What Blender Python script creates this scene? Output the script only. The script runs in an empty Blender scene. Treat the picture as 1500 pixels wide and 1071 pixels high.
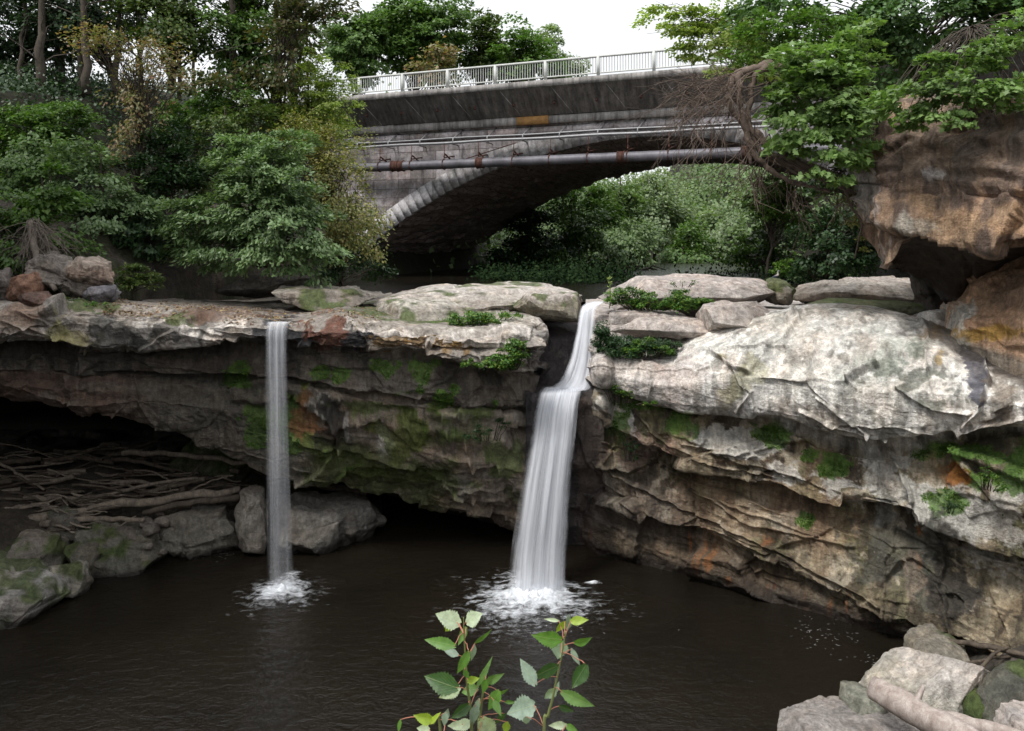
import bpy, math, random
import numpy as np
from mathutils import Vector, Matrix
C = bpy.context.scene.collection
F = 1167.0; H = 9.2
rng = np.random.default_rng(7)
random.seed(7)

def W(px, py, Y):
    """a point at distance Y seen at photo position px, py (camera looks level along +Y)"""
    return np.array([(px-750.0)*Y/F, Y, H-(py-350.0)*Y/F])

# ------------------------------------------------------------------ noise
def _h(ix, iy, iz, seed):
    n = (ix.astype(np.int64)*374761393 + iy.astype(np.int64)*668265263 + iz.astype(np.int64)*2147483647 + seed*974711) & 0xFFFFFFFF
    n = ((n ^ (n >> 13))*1274126177) & 0xFFFFFFFF
    n = ((n ^ (n >> 16))*2246822519) & 0xFFFFFFFF
    n = n ^ (n >> 15)
    return (n & 0xFFFFFF)/float(0xFFFFFF)
def vnoise(P, seed=0):
    I = np.floor(P); f = P-I; f = f*f*f*(f*(f*6-15)+10)
    I = I.astype(np.int64); r = 0
    for dx in (0,1):
        wx = f[:,0] if dx else 1-f[:,0]
        for dy in (0,1):
            wy = f[:,1] if dy else 1-f[:,1]
            for dz in (0,1):
                wz = f[:,2] if dz else 1-f[:,2]
                r = r + wx*wy*wz*_h(I[:,0]+dx, I[:,1]+dy, I[:,2]+dz, seed)
    return r*2-1
def fbm(P, oct=4, seed=0, gain=.5):
    a = 1; s = 0; t = 0
    for k in range(oct):
        s = s + a*vnoise(P*(2.03**k)+k*17.3, seed+k); t += a; a *= gain
    return s/t*1.6
def worley(P, seed=0):
    """returns F1, F2, cell-plane value (random tilt inside each cell), cell random"""
    I = np.floor(P).astype(np.int64); n = len(P)
    f1 = np.full(n, 9.); f2 = np.full(n, 9.); pl = np.zeros(n); cr = np.zeros(n)
    for dx in (-1,0,1):
        for dy in (-1,0,1):
            for dz in (-1,0,1):
                a, b, c = I[:,0]+dx, I[:,1]+dy, I[:,2]+dz
                h1, h2, h3 = _h(a,b,c,seed), _h(a,b,c,seed+11), _h(a,b,c,seed+23)
                vx = P[:,0]-(a+h1); vy = P[:,1]-(b+h2); vz = P[:,2]-(c+h3)
                d = np.sqrt(vx*vx+vy*vy+vz*vz)
                closer = d < f1
                f2 = np.where(closer, f1, np.minimum(f2, d))
                f1 = np.where(closer, d, f1)
                t = (h2-.5)*2*vx+(h3-.5)*2*vy+(h1-.5)*2*vz+(h3+h1-1)*.5
                pl = np.where(closer, t, pl); cr = np.where(closer, h1, cr)
    return f1, f2, pl, cr
def sstep(a, b, x):
    t = np.clip((x-a)/(b-a), 0, 1); return t*t*(3-2*t)

# ------------------------------------------------------------------ meshes
def mk(name, V, faces, mat, parent=None, col=None, uv=None, smooth=False, mats=None, midx=None):
    V = np.asarray(V, dtype=np.float32)
    if not isinstance(faces, list) or not isinstance(faces[0], np.ndarray): faces = [np.asarray(faces)]
    faces = [np.asarray(f, dtype=np.int32) for f in faces if len(f)]
    me = bpy.data.meshes.new(name)
    me.vertices.add(len(V)); me.vertices.foreach_set('co', V.ravel())
    tot = sum(f.size for f in faces); nf = sum(len(f) for f in faces)
    me.loops.add(tot); me.loops.foreach_set('vertex_index', np.concatenate([f.ravel() for f in faces]))
    sizes = np.concatenate([np.full(len(f), f.shape[1], dtype=np.int32) for f in faces])
    starts = np.concatenate([[0], np.cumsum(sizes)[:-1]]).astype(np.int32)
    me.polygons.add(nf); me.polygons.foreach_set('loop_start', starts)
    me.update(calc_edges=True)
    if smooth: me.polygons.foreach_set('use_smooth', np.ones(nf, dtype=bool))
    if col is not None:
        col = np.asarray(col, dtype=np.float32)
        if col.shape[1] == 3: col = np.hstack([col, np.zeros((len(col),1), np.float32)])
        at = me.attributes.new('Col', 'FLOAT_COLOR', 'POINT'); at.data.foreach_set('color', col.ravel())
    if uv is not None:
        L = np.concatenate([f.ravel() for f in faces])
        ul = me.uv_layers.new(name='UVMap'); ul.data.foreach_set('uv', np.asarray(uv, dtype=np.float32)[L].ravel())
    if mats:
        for m in mats: me.materials.append(m)
        if midx is not None: me.polygons.foreach_set('material_index', np.asarray(midx, dtype=np.int32))
    elif mat is not None: me.materials.append(mat)
    o = bpy.data.objects.new(name, me); C.objects.link(o)
    if parent is not None: o.parent = parent
    return o
def tag(o, label=None, cat=None, group=None, kind=None):
    if label: o['label'] = label
    if cat: o['category'] = cat
    if group: o['group'] = group
    if kind: o['kind'] = kind
    return o
def empty(name, loc, label, cat, group=None, rz=0.):
    o = bpy.data.objects.new(name, None); C.objects.link(o)
    o.location = Vector([float(c) for c in loc]); o.rotation_euler = (0,0,rz); o.empty_display_size = .1
    return tag(o, label, cat, group)
def gridfaces(nu, nv, closed=False):
    """nu columns, nv rows; vertex index = i*nv + j"""
    i = np.arange(nu if closed else nu-1)[:,None]; j = np.arange(nv-1)[None,:]
    a = i*nv+j; b = ((i+1) % nu)*nv+j
    return np.stack([a, b, b+1, a+1], -1).reshape(-1,4)
class MB:
    def __init__(s): s.V=[]; s.Q={}; s.n=0; s.UV=[]
    def add(s, V, faces):
        V = np.asarray(V, float)
        for f in (faces if isinstance(faces, list) else [faces]):
            f = np.atleast_2d(np.asarray(f))
            if len(f): s.Q.setdefault(f.shape[1], []).append(f+s.n)
        s.V.append(V); s.n += len(V)
    def box(s, a, b):
        x0,y0,z0 = a; x1,y1,z1 = b
        s.add([(x0,y0,z0),(x1,y0,z0),(x1,y1,z0),(x0,y1,z0),(x0,y0,z1),(x1,y0,z1),(x1,y1,z1),(x0,y1,z1)],
              [(0,3,2,1),(4,5,6,7),(0,1,5,4),(1,2,6,5),(2,3,7,6),(3,0,4,7)])
    def tube(s, path, rad, k=6, caps=True, wob=0, seed=0):
        P = np.asarray(path, float); n = len(P)
        R = np.broadcast_to(np.asarray(rad, float), (n,)).copy()
        T = np.gradient(P, axis=0); T /= np.linalg.norm(T, axis=1)[:,None]+1e-9
        ref = np.array([0,0,1.]) if abs(T[:,2]).mean() < .8 else np.array([1.,0,0])
        A = np.cross(T, ref); A /= np.linalg.norm(A, axis=1)[:,None]+1e-9
        B = np.cross(T, A)
        th = np.linspace(0, 2*math.pi, k, endpoint=False)
        V = P[:,None,:] + R[:,None,None]*(np.cos(th)[None,:,None]*A[:,None,:]+np.sin(th)[None,:,None]*B[:,None,:])
        if wob:
            q = V.reshape(-1,3)
            d = fbm(q/max(R.max(),1e-3)*.9+seed*3.7, 3, seed)*wob
            V = (np.repeat(P, k, 0) + (q-np.repeat(P, k, 0))*(1+d[:,None])).reshape(n,k,3)
        i = np.arange(n-1)[:,None]; j = np.arange(k)[None,:]
        a = i*k+j; b = i*k+(j+1)%k
        f = [np.stack([a,b,b+k,a+k],-1).reshape(-1,4)]
        if caps: f += [np.arange(k)[::-1][None,:], (np.arange(k)+(n-1)*k)[None,:]]
        s.add(V.reshape(-1,3), f)
    def build(s, name, mat, parent=None, smooth=False, col=None, **kw):
        return mk(name, np.concatenate(s.V), [np.concatenate(q) for q in s.Q.values()], mat, parent, smooth=smooth, col=col, **kw)

# ------------------------------------------------------------------ materials
def newmat(name):
    m = bpy.data.materials.new(name); m.use_nodes = True
    nt = m.node_tree; nt.nodes.clear()
    out = nt.nodes.new('ShaderNodeOutputMaterial')
    return m, nt, out
class NT:
    def __init__(s, nt): s.nt = nt
    def n(s, t, **kw):
        nd = s.nt.nodes.new('ShaderNode'+t)
        for k, v in kw.items():
            if k in ('ins',):
                for a, b in v.items(): s.set(nd, a, b)
            else: setattr(nd, k, v)
        return nd
    def set(s, nd, key, val):
        sock = nd.inputs[key]
        if isinstance(val, bpy.types.NodeSocket): s.nt.links.new(val, sock)
        else: sock.default_value = val
    def noise(s, vec, scale, detail=4, rough=.55, dist=0.):
        return s.n('TexNoise', ins={'Vector': vec, 'Scale': scale, 'Detail': detail, 'Roughness': rough, 'Distortion': dist}).outputs['Fac']
    def ramp(s, fac, stops):
        r = s.n('ValToRGB'); s.set(r, 'Fac', fac)
        el = r.color_ramp.elements
        while len(el) < len(stops): el.new(.5)
        for e, (p, c) in zip(el, stops):
            e.position = p; e.color = tuple(c)+(1,) if len(c) == 3 else c
        return r.outputs['Color']
    def math(s, op, a, b=0., c=0.):
        m = s.n('Math', operation=op); s.set(m, 0, a); s.set(m, 1, b)
        if op in ('MULTIPLY_ADD',): s.set(m, 2, c)
        return m.outputs[0]
    def mix(s, fac, a, b, bt='MIX'):
        m = s.n('Mix', data_type='RGBA', blend_type=bt)
        s.set(m, 0, fac)
        for k, v in ((6, a), (7, b)):
            if not isinstance(v, bpy.types.NodeSocket): v = tuple(v)+(1,) if len(v) == 3 else v
            s.set(m, k, v)
        return m.outputs[2]
    def map(s, vec, scale=(1,1,1), rot=(0,0,0)):
        m = s.n('Mapping', ins={'Vector': vec, 'Scale': scale, 'Rotation': rot}); return m.outputs[0]
    def range(s, v, a, b, c=0., d=1.):
        m = s.n('MapRange', ins={'Value': v, 'From Min': a, 'From Max': b, 'To Min': c, 'To Max': d}); return m.outputs[0]
def principled(t, out, base, rough=.8, bump=None, bstr=.5, bdist=.05, spec=.3, **kw):
    p = t.n('BsdfPrincipled')
    t.set(p, 'Base Color', base if isinstance(base, bpy.types.NodeSocket) else tuple(base)+(1,))
    t.set(p, 'Roughness', rough); t.set(p, 'Specular IOR Level', spec)
    for k, v in kw.items(): t.set(p, k, v)
    if bump is not None:
        b = t.n('Bump', ins={'Height': bump, 'Strength': bstr, 'Distance': bdist}); t.set(p, 'Normal', b.outputs[0])
    t.nt.links.new(p.outputs[0], out.inputs[0])
    return p

def m_rock():
    m, nt, out = newmat('rock'); t = NT(nt)
    at = t.n('Attribute', attribute_name='Col'); co = t.n('TexCoord').outputs['Object']
    geo = t.n('NewGeometry').outputs['Position']
    n1 = t.noise(geo, 3.2, 8, .68, .4)
    n2 = t.noise(geo, 22, 5, .7)
    st = t.noise(t.map(geo, (3,3,.35)), 2.2, 6, .65, .3)       # vertical run-off streaks
    bd = t.noise(t.map(geo, (.5,.5,9), (.06,.1,0)), 1.6, 5, .7)  # bedding
    v = t.math('MULTIPLY', t.range(n1, .3, .7, .72, 1.38), t.range(n2, .3, .7, .8, 1.2))
    n9 = t.noise(geo, 9., 6, .7, .3); v = t.math('MULTIPLY', v, t.range(n9, .32, .68, .78, 1.25))
    v = t.math('MULTIPLY', v, t.range(st, .34, .66, .68, 1.38))
    v = t.math('MULTIPLY', v, t.range(bd, .3, .7, .9, 1.08))
    cmb = t.n('CombineXYZ', ins={0: v, 1: v, 2: v}).outputs[0]
    c = t.mix(1., at.outputs['Color'], cmb, 'MULTIPLY')
    warm = t.noise(geo, 1.3, 4, .6)
    c = t.mix(t.range(warm, .45, .75, 0, .28), c, t.mix(1., c, (1.25,.9,.6), 'MULTIPLY'))
    spk = t.noise(geo, 26, 4, .6)                               # dark lichen specks
    c = t.mix(t.range(spk, .62, .72, 0, .5), c, t.mix(1., c, (.4,.42,.38), 'MULTIPLY'))
    #vor = t.n('TexVoronoi', feature='DISTANCE_TO_EDGE', ins={'Vector': t.map(t.mix(.12, geo, t.n('TexNoise', ins={'Vector': geo, 'Scale': 2.}).outputs['Color']), (.8,.8,1.5)), 'Scale': 2.6}).outputs['Distance']
    #crack = t.range(vor, 0., .03, -1., 0.)
    hgt = t.math('MULTIPLY_ADD', n1, 1.2, t.math('MULTIPLY', n2, .35))
    hgt = t.math('ADD', hgt, t.math('ADD', t.math('MULTIPLY', n9, .8), t.math('MULTIPLY', bd, .25)))
    rough = t.math('SUBTRACT', .88, t.math('MULTIPLY', at.outputs['Alpha'], .55))
    principled(t, out, c, rough, hgt, .85, .12, .35)
    return m
def m_leaf(name, cols, trans=.3, rough=.45, under=None, nscale=1.1, spec=.35):
    m, nt, out = newmat(name); t = NT(nt)
    g = t.n('NewGeometry')
    r = t.ramp(g.outputs['Random Per Island'], [(i/max(1,len(cols)-1), c) for i, c in enumerate(cols)])
    n = t.noise(g.outputs['Position'], nscale, 3, .6)
    v = t.range(n, .3, .7, .6, 1.35)
    c = t.mix(1., r, t.n('CombineXYZ', ins={0: v, 1: v, 2: v}).outputs[0], 'MULTIPLY')
    if under: c = t.mix(g.outputs['Backfacing'], c, under)
    p = t.n('BsdfPrincipled'); t.set(p, 'Base Color', c); t.set(p, 'Roughness', rough); t.set(p, 'Specular IOR Level', spec)
    tr = t.n('BsdfTranslucent'); t.set(tr, 'Color', t.mix(1., c, (1.3,1.5,.6), 'MULTIPLY'))
    mx = t.n('MixShader', ins={0: trans}); nt.links.new(p.outputs[0], mx.inputs[1]); nt.links.new(tr.outputs[0], mx.inputs[2])
    nt.links.new(mx.outputs[0], out.inputs[0])
    return m
def m_bark(name, c1, c2, sc=6.):
    m, nt, out = newmat(name); t = NT(nt)
    geo = t.n('NewGeometry').outputs['Position']
    n = t.noise(t.map(geo, (1,1,.5)), sc, 7, .7, .5); n2 = t.noise(geo, sc*7, 4, .7)
    c = t.ramp(n, [(.3, c1), (.7, c2)])
    c = t.mix(t.range(n2, .35, .65, 0, .4), c, t.mix(1., c, (.45,.42,.4), 'MULTIPLY'))
    principled(t, out, c, .85, t.math('ADD', n, t.math('MULTIPLY', n2, .4)), .6, .03)
    return m
def m_simple(name, col, rough=.7, metal=0., var=.25, sc=8., bstr=.2):
    m, nt, out = newmat(name); t = NT(nt)
    geo = t.n('NewGeometry').outputs['Position']
    n = t.noise(geo, sc, 6, .65); v = t.range(n, .3, .7, 1-var, 1+var)
    c = t.mix(1., col, t.n('CombineXYZ', ins={0: v, 1: v, 2: v}).outputs[0], 'MULTIPLY')
    principled(t, out, c, rough, n, bstr, .02, Metallic=metal)
    return m
def m_stone(name, uvmode, bw, bh, base, pale, dark, rust, mortar=.02, palef=.5):
    """coursed, weathered stone blocks"""
    m, nt, out = newmat(name); t = NT(nt)
    tc = t.n('TexCoord')
    if uvmode: vec = tc.outputs['UV']
    else:
        s = t.n('SeparateXYZ', ins={0: tc.outputs['Object']}); vec = t.n('CombineXYZ', ins={0: s.outputs[0], 1: s.outputs[2], 2: 0.}).outputs[0]
    geo = tc.outputs['Object']
    wv = t.mix(.03, vec, t.n('TexNoise', ins={'Vector': geo, 'Scale': 1.5}).outputs['Color'], 'ADD')
    b = t.n('TexBrick', ins={'Vector': wv, 'Color1': (.15,.15,.15,1), 'Color2': (1,1,1,1), 'Mortar': (0,0,0,1), 'Scale': 1., 'Mortar Size': mortar,
        'Mortar Smooth': .3, 'Bias': 0., 'Brick Width': bw, 'Row Height': bh})
    n1 = t.noise(geo, .55, 6, .7, .5); n2 = t.noise(geo, 5, 6, .7); st = t.noise(t.map(geo, (1.6,1,.22)), 1.6, 5, .7)
    rc = t.ramp(b.outputs['Color'], [(0., dark), (.35, base), (.75, base), (.97, pale), (1., rust)])
    c = t.mix(t.range(t.math('ADD', n1, t.math('MULTIPLY', st, .6)), .75, .95, 0, palef), rc, pale)
    c = t.mix(t.range(st, .5, .68, 0, .65), c, dark)
    rn = t.noise(geo, .9, 5, .6, 1.)
    c = t.mix(t.range(rn, .6, .72, 0, .5), c, rust)
    v = t.range(n2, .3, .7, .6, 1.3)
    c = t.mix(1., c, t.n('CombineXYZ', ins={0: v, 1: v, 2: v}).outputs[0], 'MULTIPLY')
    c = t.mix(t.math('MULTIPLY', b.outputs['Fac'], .7), c, (.02,.018,.016))
    hgt = t.math('SUBTRACT', t.math('ADD', t.math('MULTIPLY', n2, .5), t.math('MULTIPLY', b.outputs['Color'], .5)), t.math('MULTIPLY', b.outputs['Fac'], 1.2))
    principled(t, out, c, .88, hgt, .8, .08)
    return m
def m_water():
    m, nt, out = newmat('pool_water'); t = NT(nt)
    geo = t.n('NewGeometry').outputs['Position']
    n1 = t.noise(t.map(geo, (1,1.6,1)), 2.4, 4, .6, .6); n2 = t.noise(t.map(geo, (1,1.8,1)), 8, 4, .6)
    hgt = t.math('ADD', n1, t.math('MULTIPLY', n2, .35))
    dn = t.noise(geo, .35, 4, .6)
    c = t.ramp(dn, [(.3, (.0085,.0072,.0055)), (.7, (.014,.011,.0075))])
    principled(t, out, c, .12, hgt, .7, .09, .5, IOR=1.33)
    return m
def m_fall(name, seed, dens=1., soft=.12, streak=26., fade=.9):
    """white veil of falling water: streaks run down the sheet, thin at its sides"""
    m, nt, out = newmat(name); t = NT(nt)
    uv = t.n('TexCoord').outputs['UV']; s = t.n('SeparateXYZ', ins={0: uv})
    u, v = s.outputs[0], s.outputs[1]
    off = t.n('VectorMath', operation='ADD', ins={0: uv, 1: (seed*3.1, seed*1.7, seed*.9)}).outputs[0]
    a = t.noise(t.map(off, (streak*.7,.35,1)), 1., 1, .5, .05)
    a2 = t.noise(t.map(off, (streak*.28,.5,1)), 1., 2, .5, .1)
    a3 = t.noise(t.map(off, (streak*1.8,.8,1)), 1., 1, .5)
    k = t.math('ADD', t.math('MULTIPLY', a, .45), t.math('ADD', t.math('MULTIPLY', a2, .4), t.math('MULTIPLY', a3, .15)))
    al = t.range(k, .34, .68, .03, .97)
    wv = t.math('MULTIPLY', t.math('SUBTRACT', t.noise(t.map(off, (2.,1.3,1)), 1., 4, .65), .5), .34)
    u = t.math('ADD', u, wv); e1 = t.range(u, 0., soft*1.3); e2 = t.range(u, 1., 1-soft*1.3)
    al = t.math('MULTIPLY', t.math('MULTIPLY', al, t.math('MULTIPLY', e1, e2)), dens)
    al = t.math('MULTIPLY', al, t.range(v, .2, 2.4, 1.1, fade))
    d = t.n('BsdfDiffuse', ins={'Color': (.86,.88,.93,1)}); tr = t.n('BsdfTranslucent', ins={'Color': (.86,.88,.93,1)})
    ms = t.n('MixShader', ins={0: .35}); nt.links.new(d.outputs[0], ms.inputs[1]); nt.links.new(tr.outputs[0], ms.inputs[2])
    tp = t.n('BsdfTransparent'); mx = t.n('MixShader', ins={0: al})
    nt.links.new(tp.outputs[0], mx.inputs[1]); nt.links.new(ms.outputs[0], mx.inputs[2]); nt.links.new(mx.outputs[0], out.inputs[0])
    return m
def m_foam(name='foam', gain=1., t0=.2, t1=.74):
    """foam: dense in the middle of the patch, torn into streaks outwards (uv: angle, radius)"""
    m, nt, out = newmat(name); t = NT(nt)
    tc = t.n('TexCoord'); s = t.n('SeparateXYZ', ins={0: tc.outputs['UV']}); r = s.outputs[1]
    geo = t.n('NewGeometry').outputs['Position']
    n = t.noise(t.map(geo, (1,1.8,1)), 3.4, 5, .62, .5); n3 = t.noise(t.map(tc.outputs['UV'], (26,2.5,1)), 1., 4, .65)
    k = t.math('ADD', t.math('MULTIPLY', n, .9), t.math('MULTIPLY', n3, .1))
    thr = t.range(r, 0., 1., t0, t1)
    al = t.math('MULTIPLY', t.range(t.math('SUBTRACT', k, thr), -.08, .36, 0, 1), t.range(r, 1., .7)); al = t.math('MULTIPLY', al, gain)
    d = t.n('BsdfDiffuse', ins={'Color': (.85,.88,.93,1)}); tp = t.n('BsdfTransparent'); mx = t.n('MixShader', ins={0: al})
    nt.links.new(tp.outputs[0], mx.inputs[1]); nt.links.new(d.outputs[0], mx.inputs[2]); nt.links.new(mx.outputs[0], out.inputs[0])
    return m

def m_conc(name, col):
    """old concrete: run-off streaks, blotches, pits"""
    m, nt, out = newmat(name); t = NT(nt); geo = t.n('TexCoord').outputs['Object']
    n = t.noise(geo, 1.1, 7, .7, .4); st = t.noise(t.map(geo, (2.2,.6,.25)), 1.7, 6, .7, .2); n2 = t.noise(geo, 9, 5, .7)
    v = t.math('MULTIPLY', t.math('MULTIPLY', t.range(n, .3, .7, .65, 1.3), t.range(st, .35, .65, .5, 1.35)), t.range(n2, .3, .7, .8, 1.15))
    c = t.mix(1., col, t.n('CombineXYZ', ins={0: v, 1: v, 2: v}).outputs[0], 'MULTIPLY')
    c = t.mix(t.range(t.noise(geo, .8, 5, .7, 1.), .58, .72, 0, .5), c, (.12,.075,.05))
    principled(t, out, c, .88, t.math('ADD', n, n2), .4, .03); return m
M = {}
M['rock'] = m_rock()
M['water'] = m_water()
M['foam'] = m_foam(); M['foam_thin'] = m_foam('thin_foam', .4, .42, .72)
M['bark'] = m_bark('bark', (.035,.028,.022), (.11,.09,.07))
M['barkpale'] = m_bark('pale_bark', (.09,.075,.06), (.24,.2,.17))
M['drift'] = m_bark('driftwood', (.10,.08,.065), (.34,.28,.22), 8)
M['driftdark'] = m_bark('dark_driftwood', (.04,.031,.025), (.15,.12,.09), 8)
M['driftpale'] = m_bark('bleached_driftwood', (.24,.19,.165), (.56,.49,.45), 7)
M['root'] = m_bark('root', (.07,.05,.04), (.2,.15,.12), 8)
M['soil'] = m_simple('soil', (.035,.03,.02), .95, 0, .5, 1.2, .8)
M['mulch'] = m_simple('forest_floor', (.018,.018,.01), .95, 0, .5, 1.2, .8)
M['conc'] = m_conc('concrete', (.29,.275,.265))
M['concdark'] = m_conc('stained_concrete', (.2,.19,.185))
M['rail'] = m_simple('painted_rail', (.5,.51,.49), .5, 0, .1, 3, .05)
M['pipe'] = m_simple('grey_pipe', (.13,.125,.14), .55, .2, .4, 1.5, .3)
M['rust'] = m_simple('rusty_iron', (.085,.04,.03), .8, .2, .4, 6, .5)
M['steel'] = m_simple('galvanised_steel', (.25,.25,.26), .45, .4, .2, 4, .1)
M['spandrel'] = m_stone('bridge_stone', False, 1.75, .56, (.23,.205,.20), (.54,.50,.52), (.10,.08,.08), (.24,.13,.08), .012, .9)
M['soffit'] = m_stone('arch_stone', True, 1.1, .45, (.28,.22,.2), (.4,.34,.32), (.12,.09,.085), (.1,.05,.035), .018, .2)
M['ring'] = m_stone('arch_ring_stone', False, 9., 9., (.27,.26,.26), (.6,.58,.6), (.09,.085,.08), (.2,.16,.1), .0, .95)
# ------------------------------------------------------------------ rock walls
def blob(px, py, cx, cy, rx, ry, nz, soft=.35):
    d = np.sqrt(((px-cx)/rx)**2+((py-cy)/ry)**2)+nz*1.25
    soft = soft*.55
    return 1-sstep(1-soft, 1+soft, d)
def lerp(c, k, col): return c*(1-k[:,None])+np.array(col)[None,:]*k[:,None]
def seg_dist(px, py, pts):
    d = np.full(len(px), 1e9)
    for (x0,y0),(x1,y1) in zip(pts[:-1], pts[1:]):
        vx, vy = x1-x0, y1-y0; t = np.clip(((px-x0)*vx+(py-y0)*vy)/(vx*vx+vy*vy), 0, 1)
        d = np.minimum(d, np.hypot(px-x0-t*vx, py-y0-t*vy))
    return d
def catrow(xs, ys, x):
    """smooth interpolation through knots (pchip-like)"""
    xs = np.asarray(xs, float); ys = np.asarray(ys, float)
    m = np.gradient(ys, xs, axis=0) if len(xs) > 2 else np.zeros_like(ys)
    i = np.clip(np.searchsorted(xs, x)-1, 0, len(xs)-2)
    h = xs[i+1]-xs[i]; t = (x-xs[i])/h
    sh = (-1,)+(1,)*(ys.ndim-1); t = t.reshape(sh); h = h.reshape(sh)
    return (2*t**3-3*t**2+1)*ys[i]+(t**3-2*t**2+t)*h*m[i]+(-2*t**3+3*t**2)*ys[i+1]+(t**3-t**2)*h*m[i+1]
def strata_disp(P, seed, amp=1., tilt=(.03,.0), bedk=1., fk=1.):
    """bedded, jointed sandstone: beds step in and out, joints cut them into blocks"""
    rg = np.random.default_rng(seed)
    d = np.zeros(len(P))
    br = sstep(-.3, .3, fbm(P*.33+3, 2, seed+21))      # where the face is broken up
    for lev, (t0, t1, w0, w1, A, Bk, G) in enumerate(((.45,1.3,1.4,4.,.30,.18,.06),(.14,.5,.35,1.3,.055,.06,.012))):
        zz = P[:,2]+P[:,0]*tilt[0]+P[:,1]*tilt[1]+fbm(P*.22+lev*9, 2, seed+lev)*.3+fbm(P*1.4, 3, seed+2+lev)*.05+30
        th = rg.uniform(t0, t1, int(60/t0)); bd = np.cumsum(th); th = np.append(th, 1.)
        ib = np.clip(np.searchsorted(bd, zz), 1, len(bd)-1); a0 = bd[ib-1]; tk = bd[ib]-a0; t = np.clip((zz-a0)/tk, 0, 1)
        o1 = rg.uniform(-1,1,len(bd)+1)[ib]; wd = rg.uniform(w0,w1,len(bd)+1)[ib]; sh = rg.uniform(0,9,len(bd)+1)[ib]
        xx = P[:,0]*.9+P[:,1]*.5+sh+(t-.5)*tk*rg.uniform(-.9,.9,len(bd)+1)[ib]+fbm(P*1.6+5, 3, seed+5+lev)*.09
        ij = np.floor(xx/wd); f = xx/wd-ij
        z0 = np.zeros(len(P), dtype=np.int64)+lev
        h1 = _h(ib, ij.astype(np.int64), z0, seed); h2 = _h(ib, ij.astype(np.int64), z0+5, seed); h3 = _h(ib, ij.astype(np.int64), z0+9, seed)
        db = np.minimum(t, 1-t)*tk; dj = np.minimum(f, 1-f)*wd
        m = (.55+.45*br) if lev == 0 else br
        q = o1*A*.5+(h1-.5)*2*Bk*.6+((f-.5)*(h2-.5)*1.6+(t-.5)*(h3-.5)*1.0)*Bk
        q -= G*(1-sstep(0,.05+.02*lev,db))*(h1 > .25)+G*.9*(1-sstep(0,.045,dj))*(h2 > .35)
        q += A*.22*np.sin(t*math.pi)
        d += q*m
    d = d*bedk
    Q = P+np.stack([fbm(P*.9+5, 3, seed+8), fbm(P*.9+9, 3, seed+9), fbm(P*.9+13, 3, seed+10)], 1)*.10
    f1, f2, pl, cr = worley(Q*np.array([.32,.32,.5]), seed)
    d += pl*.40*fk-(1-sstep(0,.025,f2-f1))*.05*br
    g1, g2, pl2, cr2 = worley(Q*np.array([.85,.85,1.3])+7, seed+5)
    d += (pl2*.15-(1-sstep(0,.04,g2-g1))*.045*(cr2 > .5))*(.35+.65*br)*fk**1.5
    k1, k2, pl3, cr3 = worley(P*np.array([2.6,2.6,3.6])+3, seed+6)
    d += pl3*.045*fk**1.5*(.2+.8*sstep(-.1,.4,fbm(P*.6, 2, seed+40)))
    d += fbm(P*.7, 3, seed+30)*.10+fbm(P*3.5, 5, seed+31)*.055*(.4+.6*fk)
    return d*amp
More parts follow.
